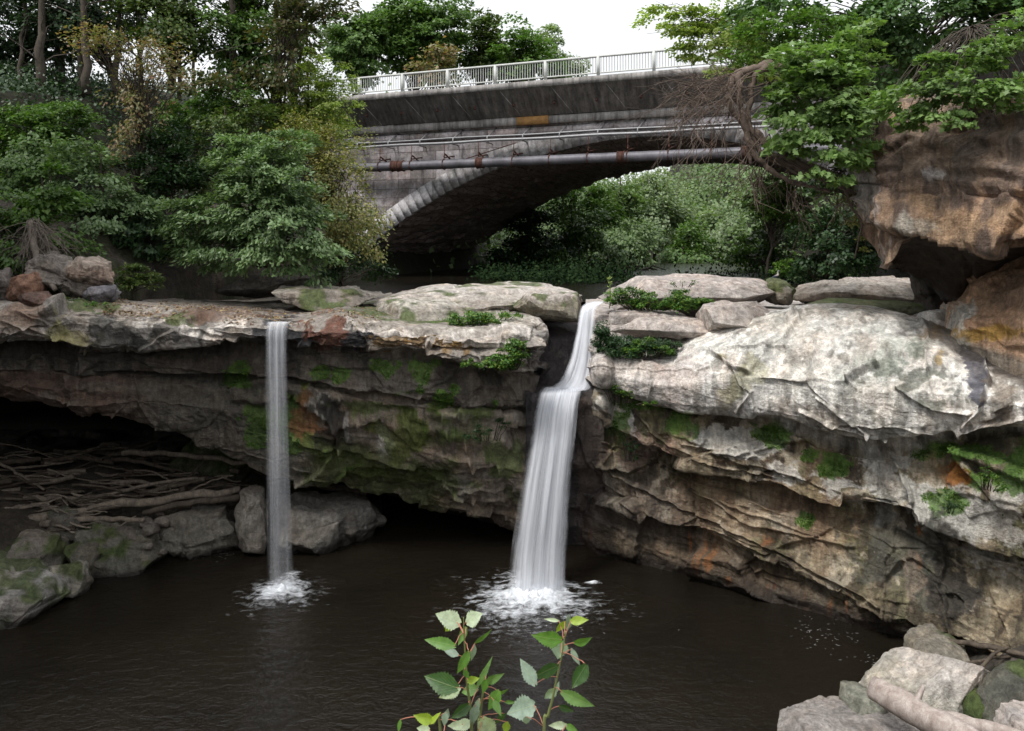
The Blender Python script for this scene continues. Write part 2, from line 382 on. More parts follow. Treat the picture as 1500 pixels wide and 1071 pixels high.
def wall(name, knots, rows, spacing, step, paint, seed, cracks=(), amp=1., rdens=None, tilt=(.03,0), flip=False, pxr=None, keep=None, smoothrow=2, parent=None, topk=None, rim=None):
    """knots: px of each profile; rows[k] = list of points (X, Y, Z) of that profile"""
    K = np.array(rows)                      # knots, rows, 3
    px = np.arange(pxr[0] if pxr else knots[0], (pxr[1] if pxr else knots[-1])+.01, step)
    G = catrow(knots, K, px)                # cols, rows, 3
    # densify rows by mean length
    L = np.linalg.norm(np.diff(K, axis=1), axis=2).mean(0)
    cnt = rdens if rdens is not None else np.maximum(2, (L/spacing)).astype(int)
    segs = []
    for r in range(K.shape[1]-1):
        t = np.linspace(0, 1, cnt[r], endpoint=False)[None,:,None]
        segs.append(G[:,r:r+1,:]*(1-t)+G[:,r+1:r+2,:]*t)
    segs.append(G[:,-1:,:]); G = np.concatenate(segs, 1)
    for _ in range(smoothrow):
        G[:,1:-1] = G[:,1:-1]*.5+(G[:,:-2]+G[:,2:])*.25
    nu, nv = G.shape[:2]
    du = np.gradient(G, axis=0); dv = np.gradient(G, axis=1)
    N = np.cross(du, dv); N /= np.linalg.norm(N, axis=2)[:,:,None]+1e-9
    for _ in range(16):
        N[:,1:-1] = (N[:,:-2]+N[:,1:-1]+N[:,2:])/3
        N[1:-1] = (N[:-2]+N[1:-1]+N[2:])/3
    N /= np.linalg.norm(N, axis=2)[:,:,None]+1e-9
    if flip: N = -N
    P = G.reshape(-1,3); N = N.reshape(-1,3)
    ipx = 750+P[:,0]*F/P[:,1]; ipy = 350-(P[:,2]-H)*F/P[:,1]
    d = strata_disp(P, seed, amp, tilt, 1. if keep is None else keep(ipx, ipy, P), 1. if keep is None else .3+.7*(keep(ipx, ipy, P)-.12)/.75)
    if topk is not None: d = d*(1-topk(ipx, ipy, P))
    nz = fbm(P*1.5+40, 6, seed+60, .62)+.22*fbm(P*7+11, 3, seed+61, .7)
    d = np.clip(d, -.6, .55)*(.25+.75*sstep(-.1,.55,P[:,2]))
    for pts, w, dep in cracks:
        q = seg_dist(ipx+fbm(P*2.5, 2, seed+70)*3, ipy+nz*3, pts)
        d -= dep*(1-sstep(0, w, q))
    Vt = (P+N*d[:,None]).reshape(nu, nv, 3)
    Vt[:,1:-1] = Vt[:,1:-1]*.5+(Vt[:,:-2]+Vt[:,2:])*.25
    if rim is not None:
        w = rim(ipx, ipy, P).reshape(nu, nv, 1)[1:-1,1:-1]
        for _ in range(7):
            A = (Vt[1:-1,:-2]+Vt[1:-1,2:]+Vt[:-2,1:-1]+Vt[2:,1:-1])*.25
            Vt[1:-1,1:-1] = Vt[1:-1,1:-1]*(1-w)+A*w
    Vt = Vt.reshape(-1,3)
    col = paint(ipx, ipy, P, nz)
    fc = gridfaces(nu, nv)
    if flip: fc = fc[:,::-1]
    o = mk(name, Vt, fc, M['rock'], parent, col=col)
    return o, Vt.reshape(nu, nv, 3)
def interp(tab, x):
    xs = sorted(tab); return float(np.interp(x, xs, [tab[k] for k in xs]))
def zof(py, Y): return H-(py-350)*Y/F
def xof(px, Y): return (px-750)*Y/F

# ---- left wall
kn = [-330,-200,-100,0,60,120,200,260,320,380,440,500,560,620,680,730,770,790,797]
lipy = {-330:448,0:452,60:450,120:447,200:455,300:464,400:478,430:480,500:470,560:480,620:486,700:488,770:484,797:484}
YLt = {-330:19.2,0:20.3,100:20.6,200:20.9,300:21.,400:21.0,500:20.9,600:21.,700:21.1,770:21.5,790:22.2,797:23.6}
YLt_left = dict(YLt)
boty = {-330:515,0:513,100:512,200:508,300:504,400:498,500:511,560:517,620:521,680:530,730:541,770:545,797:548}
l2b = {-330:543,0:543,100:545,200:548,300:553,400:553,440:557,500:572,560:580,620:588,680:596,770:600,797:600}
rimy = {-330:560,0:579,60:584,120:592,200:612,260:635,320:663,380:690,440:704,500:716,560:728,620:741,680:758,730:772,770:788,797:795}
Yrim = {-330:20.8,0:21.9,200:22.3,400:23.0,500:23.8,600:24.4,700:24.6,770:24.5,790:24.9,797:26.0}
rows = []
for k in kn:
    YL = interp(YLt,k); lp = interp(lipy,k); bt = interp(boty,k); l2 = interp(l2b,k); rm = interp(rimy,k); YR = interp(Yrim,k)
    end = sstep(0,1,np.array((k-790)/7.)) if k > 790 else 0
    r = []
    zl = zof(lp, YL)
    def pt(Y, z, kk=k): r.append((xof(kk, Y), Y, z))
    pt(44, 6.75); pt(30, 6.95); pt(YL+2.2, zl+.12); pt(YL+.55, zl+.08)
    pt(YL, zl-.12); pt(YL-.12, zof(lp+.45*(bt-lp), YL-.12)); pt(YL+.12, zof(bt, YL+.12))
    zb = zof(bt, YL+.12)
    pt(YL+.9, zb-.02); pt(YL+1.15, zb-.25)
    pt(YL+.95, zof(bt+.35*(l2-bt)+4, YL+.95)); pt(YL+.85, zof(l2-2, YL+.85)); z2 = zof(l2, YL+.9)
    pt(YL+1.3, z2-.02); pt(YL+1.35, z2-.14)
    Y3 = YL+1.1; py3 = l2+8
    pt(Y3, zof(py3, Y3))
    Ym = Y3*.6+YR*.4-.25; pt(Ym, zof(py3+.4*(rm-py3), Ym))
    Ym = Y3*.2+YR*.8-.2; pt(Ym, zof(py3+.8*(rm-py3), Ym))
    zr = zof(rm, YR)
    pt(YR, zr); dp = interp({-330:13,300:11,450:7,600:3.5,700:1.4,797:.3}, k)
    pt(YR+.35*dp, zr+.1*min(1,dp/3)); pt(YR+dp, zr*.7); pt(YR+dp+.3, -1.5)
    rows.append(r)
LW = dict(kn=kn)
cnt = [10,16,18,16,22,60,50,12,12,34,26,8,8,16,90,70,26,12,10,6]
cnt = cnt[:len(rows[0])-1]
def paint_left(px, py, P, nz):
    n2 = fbm(P*.6+7, 3, 5); n3 = fbm(P*np.array([2.5,2.5,.4]), 3, 6); n4 = fbm(P*np.array([.8,.8,5]), 3, 8)
    c = np.tile(np.array([.17,.15,.125]), (len(P),1))*(1+.35*n2+.2*n4)[:,None]
    wet = np.zeros(len(P))
    bt = np.interp(px, sorted(boty), [boty[k] for k in sorted(boty)])
    l2 = np.interp(px, sorted(l2b), [l2b[k] for k in sorted(l2b)])
    rm = np.interp(px, sorted(rimy), [rimy[k] for k in sorted(rimy)])
    slab = 1-sstep(bt-2, bt+5, py)
    c = lerp(c, slab, [.24,.215,.19]); c *= (1+.3*slab*n2)[:,None]
    # pale weathered areas of the top slab
    for a in ((255,485,70,22),(295,490,32,20),(530,486,50,14),(600,495,60,14),(660,492,40,12),(20,495,50,18),(150,490,40,20),(740,490,50,24),(345,470,30,12)):
        c = lerp(c, blob(px,py,*a,nz)*slab*.85, [.52,.48,.44])
    for a in ((640,500,30,12),(700,500,30,16)): c = lerp(c, blob(px,py,*a,nz)*slab*.6, [.40,.34,.29])
    for a in ((82,475,14,36),(110,500,30,10)): c = lerp(c, blob(px,py,*a,nz)*slab*.7, [.22,.2,.08])
    for a in ((20,470,40,22),(50,455,30,16)): c = lerp(c, blob(px,py,*a,nz)*slab*.6, [.22,.15,.11])
    for a in ((160,485,34,22),(235,490,16,20),(210,503,22,7),(297,480,6,34),(205,500,16,8)): c = lerp(c, blob(px,py,*a,nz)*slab*.8, [.055,.055,.05])
    for a in ((405,486,34,26),(520,498,32,20),(440,500,30,16)):
        k = blob(px,py,*a,nz)*slab; c = lerp(c, k*.95, [.035,.035,.038]); wet = np.maximum(wet, k)
    for a in ((478,488,20,26),(452,474,24,7)): c = lerp(c, blob(px,py,*a,nz)*slab*.85, [.13,.055,.035])
    for a in ((565,505,24,9),(640,508,40,7),(680,512,30,7)): c = lerp(c, blob(px,py,*a,nz)*slab*.8, [.17,.10,.03])
    for a in ((250,458,60,6),(340,455,60,6)): c = lerp(c, blob(px,py,*a,nz,.6)*slab*.6, [.10,.055,.035])
    # moss on the flat top
    for a in ((560,450,40,8),(470,440,50,6),(620,460,50,9),(700,466,50,6),(120,440,40,6),(255,462,20,8)): c = lerp(c, blob(px,py,*a,nz)*.8, [.06,.085,.02])
    l2z = (1-slab)*(1-sstep(l2-2, l2+5, py))
    c = lerp(c, l2z*.8, [.11,.095,.08]); c *= (1+.45*l2z*n3)[:,None]
    body = (1-slab)*(1-l2z)
    lf = 1-sstep(170, 260, px+nz*25)
    c = lerp(c, body*lf*.85, [.125,.08,.06])
    c = lerp(c, body*(sstep(170,260,px)*(1-sstep(370,430,px)))*.8, [.125,.11,.09])
    rt = body*sstep(430, 500, px+nz*20)
    c = lerp(c, rt*.8, [.21,.165,.125])
    c = lerp(c, rt*sstep(.1,.35,fbm(P*1.7+33, 5, 92, .6))*.7, [.36,.31,.25]); c = lerp(c, rt*sstep(.0,.6,n2)*.6, [.27,.23,.19]); c = lerp(c, rt*sstep(.1,.6,fbm(P*1.2+20,3,77))*.7, [.075,.09,.035])
    c = lerp(c, rt*sstep(.15,.6,fbm(P*1.6+60,3,78))*.55, [.06,.05,.045])
    c = lerp(c, body*sstep(.25,.5,n4)*.35, [.22,.2,.17])
    gr = [.095,.17,.035]
    for a in ((468,541,12,10),(500,546,12,11),(570,545,26,16),(615,548,22,16),(466,590,12,8),(385,622,20,24),(430,625,16,34),(345,548,14,12),(600,575,20,6),(650,580,12,12),(725,592,6,8),(665,570,8,10),(355,556,9,6)):
        c = lerp(c, blob(px,py,*a,nz,.15)*.85, gr)
    for a in ((455,612,22,26),(470,640,22,18),(450,600,12,12)): c = lerp(c, blob(px,py,*a,nz,.3)*.8, [.2,.1,.045])
    for a in ((476,612,8,12),(460,650,14,10)): c = lerp(c, blob(px,py,*a,nz,.2)*.8, [.08,.13,.03])
    for a in ((475,605,17,22),(560,662,8,26)): c = lerp(c, blob(px,py,*a,nz,.15)*.8, [.30,.29,.27])
    c = lerp(c, blob(px,py,562,652,8,26,nz,.12)*.9, [.5,.48,.44])
    k = blob(px,py,485,625,18,34,nz,.15); c = lerp(c, k*.9, [.03,.026,.022]); wet = np.maximum(wet,k*.5)
    c = lerp(c, blob(px,py,507,632,4,24,nz*.4,.15)*.9, [.3,.28,.26])
    c = lerp(c, blob(px,py,592,640,34,38,nz,.25)*.8, [.10,.125,.025])
    for a in ((560,600,50,10),(700,600,30,14),(650,640,20,20),(540,690,60,14),(620,700,50,14),(500,670,40,12),(740,660,20,20),(530,560,60,8)): c = lerp(c, blob(px,py,*a,nz,.3)*body*.7, [.085,.125,.028])
    bandg = body*sstep(420,480,px)*(1-sstep(620,700,px))*(1-sstep(30,52,np.abs(py-(rm-24))))
    c = lerp(c, bandg*.85*sstep(-.7,.1,nz+.2), [.045,.058,.015])
    c = lerp(c, blob(px,py,680,690,8,26,nz*.5,.2)*.6, [.2,.18,.16])
    c = lerp(c, body*sstep(rm-14, rm+2, py)*sstep(600,700,px)*.7, [.05,.035,.028])
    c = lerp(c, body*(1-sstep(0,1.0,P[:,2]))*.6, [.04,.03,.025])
    deep = sstep(1.2, 4.0, P[:,1]-np.interp(px, sorted(Yrim), [Yrim[k] for k in sorted(Yrim)]))*sstep(rm-60,rm-10,py)*0
    k = sstep(770, 795, px+nz*8)*sstep(480,500,py); c = lerp(c, k*.85, [.04,.036,.034]); wet = np.maximum(wet, k)
    c *= (1-(.25-.5*sstep(400,500,px))*(1-slab))[:,None]  # recess shade below the slab painted in on the left, lighter to the right
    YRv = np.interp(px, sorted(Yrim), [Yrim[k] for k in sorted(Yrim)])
    ins = sstep(.5,1.6,P[:,1]-YRv)*(1-slab)*sstep(rm-80,rm-60,py); c = lerp(c, ins*.9, [.02,.017,.015])  # cave shade put into the rock colour, near black behind the rim
    wet = np.maximum(wet, .25*body)
    return np.hstack([np.clip(c,.01,.8), wet[:,None]])
crk = [([(0,548),(100,547),(200,551),(300,556),(430,560)],3.,.12),([(205,540),(240,535),(300,545)],3,.1),([(195,548),(205,590),(232,620)],3,.1),
       ([(440,588),(520,600),(640,590)],2.5,.1),([(520,620),(600,610),(680,640),(700,690)],3,.15),([(600,575),(650,560),(672,540)],3,.12),([(620,575),(660,575),(690,600)],3,.1),
       ([(480,600),(500,660)],4,.25),([(590,617),(610,645)],3,.12),([(650,612),(668,660)],3,.15),([(430,640),(520,665),(600,680),(700,730),(770,750)],3,.16),([(640,700),(770,720)],2.5,.1),
       ([(0,590-60),(120,530),(200,528)],2,.06),([(560,500),(640,512)],2.5,.08),([(0,470),(60,490),(130,508)],3,.15),([(20,455),(60,470),(90,505)],2.5,.12)]
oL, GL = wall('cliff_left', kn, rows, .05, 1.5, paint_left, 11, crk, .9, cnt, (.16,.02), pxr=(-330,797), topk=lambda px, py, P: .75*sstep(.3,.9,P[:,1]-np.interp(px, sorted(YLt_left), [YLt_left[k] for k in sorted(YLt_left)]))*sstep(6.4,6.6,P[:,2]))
tag(oL, 'undercut sandstone ledge and dark cave wall left of the main falls', kind='structure')

# ---- right wall
kn = [858,863,870,900,940,980,1020,1060,1100,1150,1200,1260,1320,1380,1440,1500,1580,1700]
YLt = {858:24.5,863:22.6,870:21.4,920:20.8,970:20.4,1020:20,1080:19.5,1140:19,1200:18.5,1270:17.8,1340:17.2,1400:16.6,1460:16,1520:15.4,1700:13.6}
YLt_right = dict(YLt)
lipy = {858:512,870:517,920:520,970:522,1000:514,1020:500,1060:486,1100:468,1140:456,1200:450,1270:454,1340:470,1400:497,1460:528,1520:552,1700:610}
boty = {858:560,870:563,920:577,970:594,1020:606,1080:610,1140:614,1200:640,1270:656,1340:646,1400:633,1460:630,1520:632,1700:640}
p2t = {858:600,870:605,920:642,970:664,1020:690,1080:702,1140:717,1200:738,1270:746,1340:752,1400:790,1460:812,1520:832,1700:890}
p3t = {858:724,870:730,920:748,970:765,1020:782,1080:808,1140:835,1200:862,1270:893,1340:918,1400:935,1520:985,1700:1060}
wyt = {858:806,870:814,920:828,970:841,1020:855,1080:873,1140:891,1200:909,1270:932,1340:948,1400:968,1460:992,1520:1020,1700:1100}
rows = []
for k in kn:
    YL = interp(YLt,k); lp = interp(lipy,k); bt = interp(boty,k); p2 = interp(p2t,k); p3 = interp(p3t,k); wy = interp(wyt,k)
    big = (bt-lp)/190.
    r = []
    def pt(Y, z, kk=k): r.append((xof(kk, Y), Y, z))
    Yl = YL+.35+1.4*big; zl = zof(lp, Yl)
    back = max(zl-.05, 6.6) if k < 1000 else min(zl+.05, 7.35)
    pt(44, 6.75); pt(28, 6.85 if k < 1000 else 6.9); pt(Yl+2.5, (zl*.5+7.*.5) if k < 1000 else min(zl, 7.1)); pt(Yl+.7, zl+.05)
    pt(Yl, zl-.04*1)
    Y = YL+.12+.55*big; pt(Y, zof(lp+.25*(bt-lp), Y)); Y = YL-.05; pt(Y, zof(lp+.6*(bt-lp), Y)); Y = YL+.05; pt(Y, zof(lp+.88*(bt-lp), Y))
    Y = YL+.2; zb = zof(bt, Y); pt(Y, zb); pt(YL+.85, zb+.03); pt(YL+.95, zb-.15)
    Y = YL+.75; pt(Y, zof(bt+9, Y)); Y = YL+.6; pt(Y, zof(bt*.45+p2*.55, Y)); Y = YL+.55; z2 = zof(p2, Y); pt(Y, z2)
    YW = H*F/(wy-350)
    Ya = (YL+.55)*.8+YW*.2+.65; pt(Ya, z2+.0); Ya += .05; pt(Ya, z2-.2)
    Y3 = YW+.0 if k > 1000 else YW-.2
    Yb = Ya*.5+Y3*.5-.1; pt(Yb, zof(p2*.5+p3*.5, Yb)); Y = Y3-.15; z3 = zof(p3, Y); pt(Y, z3)
    pt(Y+.35, z3-.02); pt(Y+.4, z3-.1)
    pt(YW+.2, .25); pt(YW+.35, 0.); pt(YW+.6, -1.5)
    rows.append(r)
cnt = [8,14,22,12,30,60,60,40,12,10,10,34,44,16,8,66,60,10,8,36,8,5]
cnt = (cnt+[8]*10)[:len(rows[0])-1]
RB, RP2, RP3 = boty, p2t, p3t
def paint_right(px, py, P, nz):
    tab = lambda t: np.interp(px, sorted(t), [t[k] for k in sorted(t)])
    bt, p2, p3 = tab(RB), tab(RP2), tab(RP3)
    n2 = fbm(P*.6+7, 3, 15); n3 = fbm(P*np.array([2.8,2.8,.45]), 5, 16, .6); n4 = fbm(P*np.array([.8,.8,5]), 3, 18); n5 = fbm(P*3+3, 3, 19)
    wet = np.zeros(len(P))
    c = np.tile(np.array([.68,.65,.61]), (len(P),1))*(1+.12*n2)[:,None]
    c = lerp(c, sstep(.1,.4,n3)*.5, [.70,.68,.64]); c = lerp(c, sstep(.12,.4,-n3)*.6, [.30,.275,.24]); c = lerp(c, sstep(.28,.45,fbm(P*np.array([4,4,.5])+50,4,99))*.6, [.16,.15,.13])
    c = lerp(c, (1-sstep(960,1040,px))*.5, [.44,.39,.37])
    c = lerp(c, blob(px,py,1000,545,60,40,nz)*.35, [.42,.35,.34])
    for a in ((1210,560,60,30),(1300,540,70,60),(1060,510,60,20),(1150,480,40,25)): c = lerp(c, blob(px,py,*a,nz,.6)*.5, [.60,.59,.55])
    lich = blob(px,py,1345,560,80,50,nz,.5)*sstep(.05,.35,n5)
    c = lerp(c, lich*.75, [.12,.13,.105])
    lich = blob(px,py,1260,600,50,40,nz,.5)*sstep(.1,.4,n5); c = lerp(c, lich*.6, [.16,.155,.13])
    c = lerp(c, blob(px,py,1300,520,60,30,nz,.5)*.35, [.33,.37,.31])
    c = lerp(c, blob(px,py,1085,560,25,30,nz,.5)*.5, [.28,.26,.12]); c = lerp(c, blob(px,py,1060,525,14,12,nz,.4)*.6, [.2,.17,.07])
    c = lerp(c, blob(px,py,1376,530,9,12,nz,.4)*.7, [.42,.3,.12])
    k = blob(px,py,1432,548,20,36,nz,.25); c = lerp(c, k*.9, [.10,.10,.125]); wet = np.maximum(wet,k*.6)
    c = lerp(c, blob(px,py,1470,560,20,60,nz,.3)*.7, [.22,.18,.14])
    diag = 1-sstep(10, 28, np.abs(py-(462+(px-1330)*.52))+nz*6); diag *= sstep(1330,1370,px)
    c = lerp(c, diag*.9, [.06,.05,.045]); wet = np.maximum(wet, diag*.8)
    c = lerp(c, (1-sstep(450,466,py+nz*8))*sstep(1180,1240,px)*.6, [.13,.115,.085])
    c = lerp(c, blob(px,py,1400,485,60,14,nz,.4)*.7, [.2,.14,.08])
    und = sstep(bt-5, bt+6, py+nz*4)
    c = lerp(c, und, [.185,.15,.10]); c *= (1+und*(.3*n2+.22*n4))[:,None]
    c = lerp(c, und*sstep(.0,.3,n3+nz*.4)*.65, [.33,.28,.2]); c = lerp(c, und*sstep(.1,.6,fbm(P*1.1+20,3,87))*.55, [.11,.125,.05])
    c = lerp(c, und*sstep(.1,.3,-n3)*.75, [.045,.034,.028]); c = lerp(c, und*sstep(.15,.3,n4+nz*.5)*.5, [.08,.065,.045]); c = lerp(c, und*sstep(.25,.4,fbm(P*1.9+31, 5, 91, .6))*.7, [.42,.37,.29])
    c = lerp(c, und*blob(px,py,1130,745,150,70,nz,.6)*.35, [.33,.22,.14])
    pal = [.5,.48,.44]
    for a in ((1298,700,38,48),(1350,735,22,40),(1450,760,70,50),(1480,720,50,30),(1095,652,50,16),(1050,640,26,10),(1150,690,26,16),(1240,720,26,16),(905,610,18,34),(885,585,12,30),(1410,765,30,20)):
        c = lerp(c, blob(px,py,*a,nz,.25)*und*.85, pal)
    for a in ((1450,760,60,40),(1095,652,30,16)): c = lerp(c, blob(px,py,*a,nz,.25)*und*.5, [.34,.32,.29])
    gr = [.095,.18,.035]
    for a in ((1345,662,14,16),(1398,655,26,22),(1455,668,60,36),(1490,680,50,50),(1420,660,24,20),(1370,665,9,12),(1390,735,26,14),(1180,668,12,10),(1180,757,10,10),(1000,620,20,16),(1135,628,20,12),(1010,600,24,8),(905,640,12,30),(930,590,40,9),(1440,705,20,14),(1220,680,18,16),(1140,645,12,10)):
        c = lerp(c, blob(px,py,*a,nz,.15)*und*.85, gr)
    c = lerp(c, blob(px,py,1400,690,30,16,nz,.3)*und*.9, [.22,.085,.02])
    c = lerp(c, blob(px,py,1360,690,20,20,nz,.3)*und*.6, [.26,.2,.12])
    c = lerp(c, blob(px,py,930,660,50,20,nz,.4)*und*.5, [.3,.2,.17])
    for a in ((1300,820,50,60),(1345,860,50,40),(1370,800,30,30)):
        k = blob(px,py,*a,nz,.35)*und; c = lerp(c, k*.7, [.085,.085,.07]); wet = np.maximum(wet,k*.6)
    c = lerp(c, blob(px,py,1390,870,22,60,nz,.25)*.85, [.04,.035,.03])
    c = lerp(c, blob(px,py,1330,870,14,50,nz,.3)*.5, [.26,.2,.15])
    lowr = sstep(p3-4, p3+6, py+nz*5)
    c = lerp(c, lowr*(1-sstep(1250,1350,px)*.6)*.75, [.085,.06,.04])
    mid = und*(1-sstep(30,60,np.abs(py-(p3-10)))); c = lerp(c, mid*(1-sstep(960,1060,px))*.6, [.06,.05,.045])
    k = (1-sstep(850,905,px+nz*18))*sstep(bt+10,bt+40,py); c = lerp(c, k*.8, [.05,.04,.045]); wet = np.maximum(wet,k)
    og = [.30,.11,.03]; ost = fbm(P*np.array([9,9,.8]), 3, 44)
    for a in ((1028,808,6,20),(1044,814,4,14),(1072,845,5,6),(862,790,6,26),(1010,795,4,12),(978,800,4,12),(1130,862,16,5),(1215,890,6,18),(1240,880,5,20),(1345,790,5,26),(1180,880,6,12),(1120,790,20,10)):
        c = lerp(c, blob(px,py,*a,nz*.7,.8)*sstep(-.2,.3,ost)*.65, og if a[2] < 7 else [.24,.1,.04])
    zz = 1-sstep(.15,.6,P[:,2]+nz*.12); c = lerp(c, zz*.85, [.025,.02,.018]); wet = np.maximum(wet, zz)
    wet = np.maximum(wet, und*.2)
    # flat top behind the lip: grey-pink
    top = sstep(.8, 2.0, P[:,1]-(np.interp(px, sorted(YLt), [YLt[k] for k in sorted(YLt)])+1.2))*(1-und)
    c = lerp(c, top*.6, [.3,.265,.25])
    return np.hstack([np.clip(c,.01,.8), wet[:,None]])
crk = [([(1150,475),(1165,455),(1172,468),(1150,495)],3,.15),([(1245,560),(1262,548),(1285,536)],4,.3),([(1255,572),(1245,560),(1210,560),(1120,552)],2.5,.1),([(1312,568),(1350,590),(1385,603),(1420,605)],3,.18),
       ([(1040,520),(1060,528),(1075,545),(1100,545)],3.5,.2),([(1075,545),(1100,575),(1080,600)],3,.12),([(1060,515),(1120,505),(1150,510)],2.5,.1),([(1200,580),(1240,610),(1270,640)],3.,.15),([(1170,600),(1220,625),(1270,640)],3,.15),
       ([(1400,633),(1435,600),(1450,560),(1440,530)],3,.16),([(1400,633),(1500,612)],3,.14),([(1460,600),(1500,580)],3,.12),([(1298,650),(1310,680),(1335,735)],4,.3),([(860,640),(940,665),(1000,700),(1100,770),(1250,800)],3,.12),
       ([(850,650),(900,700),(980,735),(1080,780),(1180,830),(1290,890)],3.5,.18),([(930,600),(960,640),(1040,680),(1130,700)],3,.15),([(1020,720),(1120,760),(1240,800)],2.5,.1),([(1340,750),(1380,790),(1440,815),(1500,830)],3,.15),
       ([(1260,775),(1310,800),(1400,800)],3,.1),([(1385,800),(1375,860),(1395,930)],4,.25),([(880,590),(900,650),(870,700)],3,.12),([(1000,650),(1080,665),(1140,650)],3,.12),([(870,540),(960,548),(1040,540)],2,.05),([(930,520),(960,560),(950,590)],2,.06)]
def keepR(px, py, P):
    tab = lambda t: np.interp(px, sorted(t), [t[k] for k in sorted(t)])
    und = sstep(tab(RB)-10, tab(RB)+10, py)
    return .12+.75*und
oR, GR = wall('cliff_right', kn, rows, .05, 1.4, paint_right, 31, crk, .9, cnt, (.2,.0), pxr=(858,1700), keep=keepR, rim=lambda px, py, P: .9*(1-sstep(6,16,np.abs(py-4-np.interp(px, sorted(RB), [RB[k] for k in sorted(RB)])))), topk=lambda px, py, P: .7*sstep(1.2,2.2,P[:,1]-np.interp(px, sorted(YLt_right), [YLt_right[k] for k in sorted(YLt_right)])-.8)*sstep(6.,6.3,P[:,2]))
tag(oR, 'pale bulging sandstone cliff with brown undercut wall right of the main falls', kind='structure')

# ---- gully rock behind the main fall
kn = [770,785,800,815,830,845,860,872,885]
rows = []
for k in kn:
    r = []
    def pt(Y, z, kk=k): r.append((xof(kk, Y), Y, z))
    zt = interp({770:6.3,845:6.3,860:6.3,872:6.3,885:6.5}, k)
    Yb = interp({770:24.2,800:24.8,835:25.3,860:25.7,885:25.3}, k)
    pt(30, zt+.1); pt(Yb+1.2, zt); pt(Yb, zt-.15); pt(Yb-.2, 6.0); pt(Yb-.5, 5.35)
    zs = interp({770:5.2,800:5.12,885:5.2}, k)
    pt(Yb-.9, zs-.12); pt(22.3, zs-.2); pt(22.1, zs-.45); pt(22.3, 4.2); pt(22.6, 2.8); pt(23.4, 1.2); pt(24.0, 0); pt(24.1,-1.5)
    rows.append(r)
def paint_gully(px, py, P, nz):
    n3 = fbm(P*np.array([2.8,2.8,.5]), 4, 26)
    c = np.tile(np.array([.045,.04,.042]), (len(P),1))*(1+.5*n3)[:,None]
    c = lerp(c, sstep(835,860,px+nz*10)*sstep(560,600,py)*.6, [.13,.10,.08])
    return np.hstack([np.clip(c,.01,.5), np.ones((len(P),1))*.9])
oG, _ = wall('cliff_gully', kn, rows, .06, 1.2, paint_gully, 51, (), .45, None, (.05,0))
tag(oG, 'wet black rock of the gully behind the main falls', kind='structure')

# ---- overhanging block, upper right
kn = [1252,1256,1262,1275,1290,1305,1325,1360,1400,1450,1510,1600,1700]
rows = []
for k in kn:
    r = []
    def pt(px, py, Y): r.append(tuple(W(px, py, Y)))
    YF = interp({1252:20.3,1256:19.5,1262:18.8,1275:18.3,1290:17.9,1305:17.5,1325:17.2,1360:16.9,1400:16.4,1450:15.6,1510:14.8,1600:13.6,1700:12.4}, k)
    tp = interp({1252:225,1262:205,1290:165,1325:150,1400:140,1450:135,1510:130,1700:110}, k)
    m1 = interp({1252:240,1262:235,1290:215,1325:205,1400:195,1510:190,1700:180}, k)
    m2 = interp({1252:268,1262:268,1290:270,1325:278,1400:285,1510:290,1700:300}, k)
    bt = interp({1252:285,1256:290,1262:305,1275:340,1290:378,1300:391,1312:380,1325:366,1345:357,1400:359,1450:364,1480:362,1510:358,1700:350}, k)
    r.append((xof(k,YF+8), YF+8, zof(tp,YF)+1.5)); r.append((xof(k,YF+3), YF+3, zof(tp,YF)+.6))
    pt(k, tp, YF+1.0); pt(k, (tp+m1)/2, YF+.4); pt(k, m1, YF+.25); pt(k, (m1+m2)/2, YF+.35); pt(k, m2-4, YF+.1); pt(k, m2+1, YF+.4); pt(k, m2+6, YF+.1)
    pt(k, (m2+bt)/2, YF-.05); pt(k, bt, YF+.05)
    zb = zof(bt, YF+.05)
    rb = interp({1252:300,1262:312,1290:392,1300:397,1325:402,1350:412,1380:432,1395:452,1420:430,1450:415,1510:395,1700:380}, k)
    Yr = YF+interp({1252:.4,1300:.9,1325:2.,1360:2.8,1400:3.,1700:3.4}, k)
    pt(k, bt*.6+rb*.4, YF*.55+Yr*.45+.4); pt(k, rb, Yr)
    low = sstep(1330,1365,np.array(float(k))); zz_ = zof(rb,Yr)
    r.append((xof(k,Yr+1.5), Yr+1.5, zz_-.3*low+.35*(1-low))); r.append((xof(k,Yr+2+4*(1-low)), Yr+2+4*(1-low), 6.2*low+(zz_+.6)*(1-low)))
    rows.append(r)
